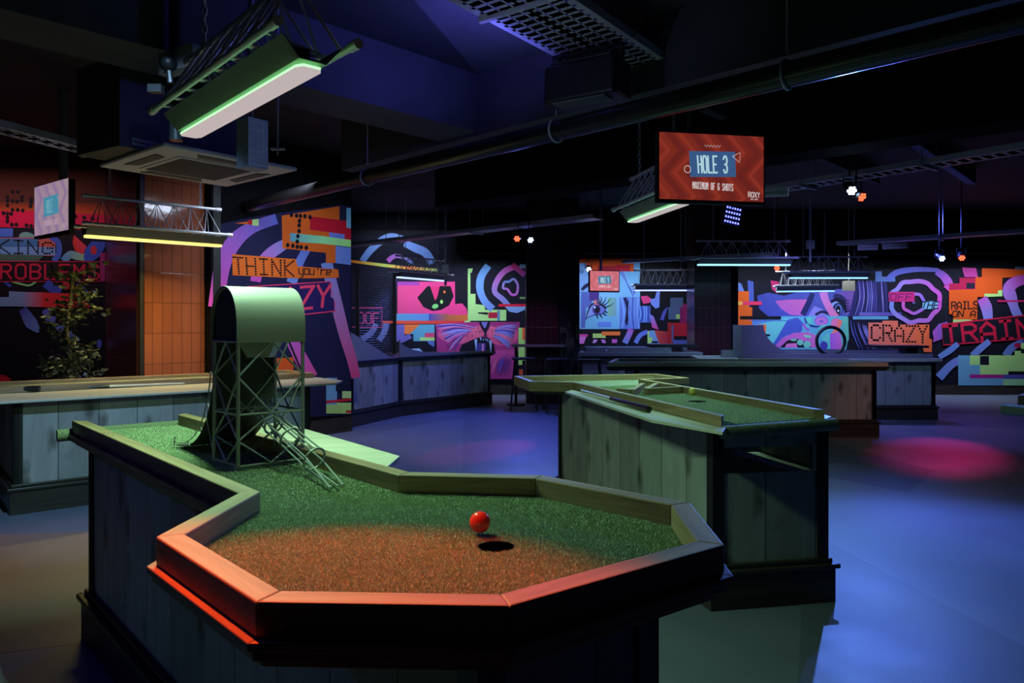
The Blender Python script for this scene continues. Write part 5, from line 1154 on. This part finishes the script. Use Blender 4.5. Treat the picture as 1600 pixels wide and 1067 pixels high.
m = MB(); c = at(434, 220, 4.4); m.tube([(c.x, c.y, 2.26), (c.x, c.y, CH)], .006, 8); m.box(c.x-.04, c.x+.04, c.y-.015, c.y+.015, 2.29, 2.30); tag(mk('threaded_rod', m, M_galv), 'thin threaded rod hanging right of the diagram box', 'rod')
# white bracket box with round camera near the front truss
jb = root('junction_box', (-1.6, 4.0, 2.6), 'white boxed bracket with black round head beside the front truss chain', 'junction box')
q0, q1 = at(247, 100, 3.9), at(300, 100, 3.75); d = Vector((q1.x-q0.x, q1.y-q0.y)); n_ = Vector((-d.y, d.x)).normalized()*.07
m = MB(); zz = lambda y, Z: EYE+(HZ-y)/F*Z
m.prism([(q0.x, q0.y), (q1.x, q1.y), (q1.x+n_.x, q1.y+n_.y), (q0.x+n_.x, q0.y+n_.y)], zz(112, 3.85), zz(78, 3.85)); mk('box_body', m, plain('pale_grey_enamel', (.34, .33, .36), .5), jb, bevel=.004)
m = MB(); c = (q0+q1)/2; c.z = zz(100, 3.8); c -= Vector((n_.x, n_.y, 0))*.5; m.sphere(c, .042, 16, 10); m.tube([c, c+Vector((.01, 0, -.10))], .016, 8); m.box(c.x-.10, c.x-.03, c.y-.02, c.y+.02, c.z-.15, c.z-.11); mk('camera_head', m, M_black, jb, smooth=True)

# projector under the perforated tray
pj = root('projector', (.45, 4.4, 2.5), 'black projector slung below the perforated tray', 'projector')
Wp = Matrix.Translation((.45, 4.42, 2.56)) @ Matrix.Rotation(R(-32), 4, 'Z')
m = MB(); prf = [(-.22, -.12), (.22, -.12), (.24, -.08), (.24, .10), (.20, .16), (-.20, .16), (-.26, .06), (-.26, -.06)]
m.prism([(x, y) for x, y in prf], .02, .24); m.box(-.2, .2, -.10, .12, .24, .27); m.v = [Wp @ v for v in m.v]; mk('casing', m, M_black, pj, R(-32), bevel=.02, bseg=3)
m = MB(); m.box(-.18, .16, -.10, .02, .012, .02); m.v = [Wp @ v for v in m.v]; tag(mk('rating_plate', m, plain('grey_green_label', (.12, .14, .13), .6), pj, R(-32)), 'greyish label underneath')
m = MB(); m.box(-.23, -.19, -.01, .03, .2, .34); m.box(.17, .23, -.01, .03, .2, .34); m.box(-.23, .23, -.01, .03, .32, .34); m.v = [Wp @ v for v in m.v]; mk('bracket', m, M_black, pj, R(-32))
m = MB(); m.tube([Wp @ Vector(p) for p in ((.05, .05, .22), (.02, .02, .32), (.10, .0, .38), (.2, 0, .40), (.3, .0, .36), (.36, 0, .46))], .006, 6); mk('cable', m, M_black, pj)

# ------------------------------------------------------------------ screens
def screen(tl, tr, h, label, txt, pal, yawpts=None, arm=None, sub='MAXIMUM OF 6 SHOTS', dim=1.0):
    """tl, tr: top corners; h: height"""
    tl, tr = Vector(tl), Vector(tr); d = tr-tl; Wd = d.length; d.normalize(); n_ = Vector((d.y, -d.x, 0)).normalized()
    r_ = root('wall_screen' if False else 'display_screen', (tl.x+d.x*Wd/2, tl.y+d.y*Wd/2, tl.z-h), label, 'screen'); ang = math.atan2(d.y, d.x)
    bz = .012; m = MB(); e = d*bz; a, b = tl-e, tr+e
    m.prism([(a.x, a.y), (b.x, b.y), (b.x-n_.x*.05, b.y-n_.y*.05), (a.x-n_.x*.05, a.y-n_.y*.05)], tl.z-h-.022, tl.z+bz)
    mk('casing', m, M_black, r_, ang, bevel=.003)
    fn = lambda x, y, off: tl+d*(x/100*Wd)-Vector((0, 0, y/56.25*h))+n_*(.0012+off)
    P = Painter(fn, dim, .00004)
    P.rect(0, 0, 100, 56.25, pal[0], pal[1])
    for k in range(-2, 6):
        x = k*24
        for (o_, w_, cc) in ((0, 8, pal[2]), (12, 5, pal[3])):
            for y0 in (-4, 34):
                q = [(x+o_, y0), (x+o_+w_, y0), (x+o_+w_+18, y0+19), (x+o_+w_, y0+38), (x+o_, y0+38), (x+o_+18, y0+19)]
                def clip(poly, ax_, lim, keep):
                    out = []
                    for i in range(len(poly)):
                        p, r = poly[i-1], poly[i]; ip = (p[ax_] <= lim) == keep; ir = (r[ax_] <= lim) == keep
                        if ip != ir: t = (lim-p[ax_])/(r[ax_]-p[ax_]); out.append((p[0]+(r[0]-p[0])*t, p[1]+(r[1]-p[1])*t))
                        if ir: out.append(r)
                    return out
                for args in ((0, 100, True), (0, 0, False), (1, 56.25, True), (1, 0, False)):
                    if q: q = clip(q, *args)
                if len(q) > 2: P.poly(q[::-1], cc)
    P.stroke([(43+k*1.25*1.2, 11 if k % 2 else 9) for k in range(11)], .35, pal[5], smooth=0)
    P.poly([(28, 15), (72, 14), (73, 35.5), (29, 37)], pal[4])
    P.text(txt, [(36, 19), (64, 18.3), (64.5, 32), (37, 33)], pal[6], w=.115, gap=.5)
    P.text(sub, [(31.5, 41), (70, 42), (70, 47.5), (31.5, 46.5)], pal[5], w=.13, gap=.6)
    P.stroke([(26.5+3*math.cos(2*PI*k/16), 30.5+3*math.sin(2*PI*k/16)) for k in range(16)], .6, pal[5], smooth=0, closed=True)
    P.stroke([(69.5, 18), (77, 14.5), (76.5, 23), (69.5, 18)], .55, pal[5], smooth=0)
    P.text('ROXY', [(85, 48), (96, 48.3), (96, 52.5), (85, 52.2)], pal[5], w=.16, gap=.45); P.text('BALL ROOM', [(87.5, 53.5), (94, 53.7), (94, 54.7), (87.5, 54.5)], pal[5], w=.2, gap=.4)
    mk('lit_picture', P.mb, M_screen, r_, ang)
    if arm:
        m = MB(); c = tl+d*Wd*arm[0]-n_*.035; m.tube([c-Vector((0, 0, h*.3)), Vector((c.x, c.y, arm[1]))], arm[2], 10); mk('mounting_pole', m, plain('grey_painted_pole', (.12, .12, .13), .5), r_)
    return r_
screen(at(1030, 206, 4.60), at(1193, 214, 4.72), .418, 'large red HOLE 3 screen hanging at the upper right', 'HOLE 3', [(120, 40, 28), (112, 36, 30), (102, 33, 30), (134, 46, 34), (54, 86, 132), (205, 190, 190), (170, 205, 215)], arm=(.3, CH, .010))
screen(at(54, 293, 6.40), at(107, 278, 6.05), .425, 'pale pink screen with a teal panel hanging at the far left', 'HOLE 1', [(148, 122, 148), (160, 132, 142), (138, 114, 150), (156, 132, 150), (70, 135, 160), (180, 150, 165), (110, 165, 180)], arm=(.72, CH, .035))
screen(at(922, 423, 10.6), at(967, 424, 10.7), .285, 'small pink HOLE 9 screen in front of the eye mural', 'HOLE 9', [(205, 110, 118), (195, 110, 128), (200, 104, 116), (212, 118, 126), (60, 125, 160), (235, 200, 205), (190, 215, 225)], arm=(.4, CH, .02))

# ------------------------------------------------------------------ stage spotlights
def par(p, tgt, col, s, label, r=.045, L_=.16):
    r_ = root('stage_spotlight', p, label, 'spotlight'); p = Vector(p); d = (Vector(tgt)-p).normalized()
    m = MB(); m.tube([p-d*L_, p-d*L_*.3, p], [r*.7, r, r], 14); hs_ = mk('housing', m, M_black, r_, smooth=True)
    m = MB(); s1_ = d.cross(up).normalized(); s2_ = s1_.cross(d)
    for k in range(7):
        c = p+d*.002+(Vector((0, 0, 0)) if k == 6 else (s1_*math.cos(k*PI/3)+s2_*math.sin(k*PI/3))*r*.62)
        m.mesh([c+(s1_*math.cos(2*PI*q/10)+s2_*math.sin(2*PI*q/10))*r*.27 for q in range(10)], [list(range(10))])
    mk('lens', m, emat('lit_lens_%d_%d_%d' % tuple(int(c*9) for c in col), col, s), hs_)
    m = MB(); q = p-d*L_*.5; m.tube([q+s1_*r*1.1, q+s1_*r*1.1+up*.10, q-s1_*r*1.1+up*.10, q-s1_*r*1.1], .006, 6); m.tube([q+up*.10, Vector((q.x, q.y, CH))], .007, 6); mk('yoke', m, M_black, r_)
par(at(1331, 298, 6.4), (2.3, 2.3, 0), (.45, .7, 1), 60, 'bright blue spotlight on the ribbed tray right of the HOLE 3 screen')
par(at(1347, 308, 6.4), (4.0, 3.5, .3), (1, .05, .02), 8, 'red spotlight beside the bright blue one')
par(at(808, 373, 9.3), (-.5, 6, .3), (1, .06, .02), 6, 'red spotlight at the end of the tray above the dark column')
par(at(829, 375, 9.3), (1.2, 6, .3), (.35, .55, 1), 6, 'blue spotlight at the end of the tray above the dark column')
par(at(1472, 404, 9.8), (5.2, 5, .3), (.4, .6, 1), 6, 'blue spotlight above the target rings of the mural')
par(at(1503, 403, 9.8), (4.4, 6.5, .3), (1, .05, .03), 6, 'red spotlight above the target rings of the mural')
par(at(1214, 419, 10.9), (2.0, 7, .3), (1, .08, .05), 6, 'red spotlight under the pale turquoise tube')
par(at(920, 421, 11.4), (1.0, 6, .3), (.6, .7, 1), 8, 'white-blue spotlight beside the HOLE 9 screen')
# blue LED wash panel under the HOLE 3 screen
lp = root('wash_light', at(1146, 338, 5.6), 'blue LED wash panel just below the HOLE 3 screen', 'light panel')
c = at(1146, 336, 5.6); dx = Vector((.052, .012, -.010)).normalized(); dy = Vector((-.25, -.35, -.9)).normalized()
m = MB(); m.mesh([c+dx*a+dy*b+dz for dz in (Vector((0, .02, 0)), Vector((0, .05, 0))) for a, b in ((-.075, -.085), (.075, -.085), (.075, .085), (-.075, .085))], [[0, 1, 2, 3], [4, 7, 6, 5], [0, 4, 5, 1], [1, 5, 6, 2], [2, 6, 7, 3], [3, 7, 4, 0]]); mk('casing', m, M_black, lp)
for j in range(4):
    m = MB()
    for i in range(6):
        q = c+dx*(-.055+i*.022)+dy*(-.062+j*.041)+Vector((0, .015, 0))
        m.mesh([q+dx*a+dy*b for a, b in ((-.006, -.008), (.006, -.008), (.006, .008), (-.006, .008))], [[0, 1, 2, 3]])
    mk('diode_row', m, emat('lit_blue_diodes', (.12, .14, 1), 5), lp)
m = MB(); m.tube([c+Vector((0, .04, 0)), (c.x, c.y+.04, CH)], .008, 6); mk('drop_rod', m, M_black, lp)

# fluorescent fittings and small boxes under the trays
def fitting(a, b, label, col=(.30, .34, .8)):
    r_ = root('ceiling_batten', a, label, 'light fitting'); a, b = Vector(a), Vector(b); m = MB(); m.bar(a, b, .06, .03); mk('base', m, M_white, r_); m = MB(); m.tube([a-Vector((0, 0, .035)), b-Vector((0, 0, .035))], .022, 10); mk('cover', m, M_white, r_, smooth=True)
fitting(at(1150, 300, 6.2), at(1232, 296, 6.0), 'unlit white batten fitting partly behind the HOLE 3 screen')
fitting(at(1380, 383, 9.6), at(1418, 381, 9.3), 'unlit white batten fitting under the thin tray above the mural')
fitting(at(1340, 385, 10), at(1372, 384, 9.9), 'small white fitting left of the white batten above the mural')
m = MB(); q = at(1326, 447, 12.4); m.box(q.x-.10, q.x+.10, q.y-.02, q.y+.02, q.z-.08, q.z+.09); m.tube([(q.x, q.y, q.z), (q.x, q.y, CH)], .006, 6); tag(mk('hanging_sign', m, plain('beige_board', (.38, .34, .24), .6)), 'small beige board beside the blue tube before the painted face', 'sign')
def dropbox(x, y, Z, label):
    r_ = root('drop_socket', at(x, y, Z), label, 'socket'); q = at(x, y, Z); m = MB(); m.box(q.x-.05, q.x+.05, q.y-.04, q.y+.04, q.z-.06, q.z+.06); mk('socket_box', m, M_white, r_); m = MB(); m.tube([(q.x, q.y, q.z-.25), (q.x, q.y, CH)], .018, 8); mk('conduit', m, M_galv, r_)
dropbox(696, 420, 11.0, 'white socket box on a conduit right of the small blue-white tube'); dropbox(1266, 382, 10.6, 'white socket box on a conduit between the right-hand trusses')
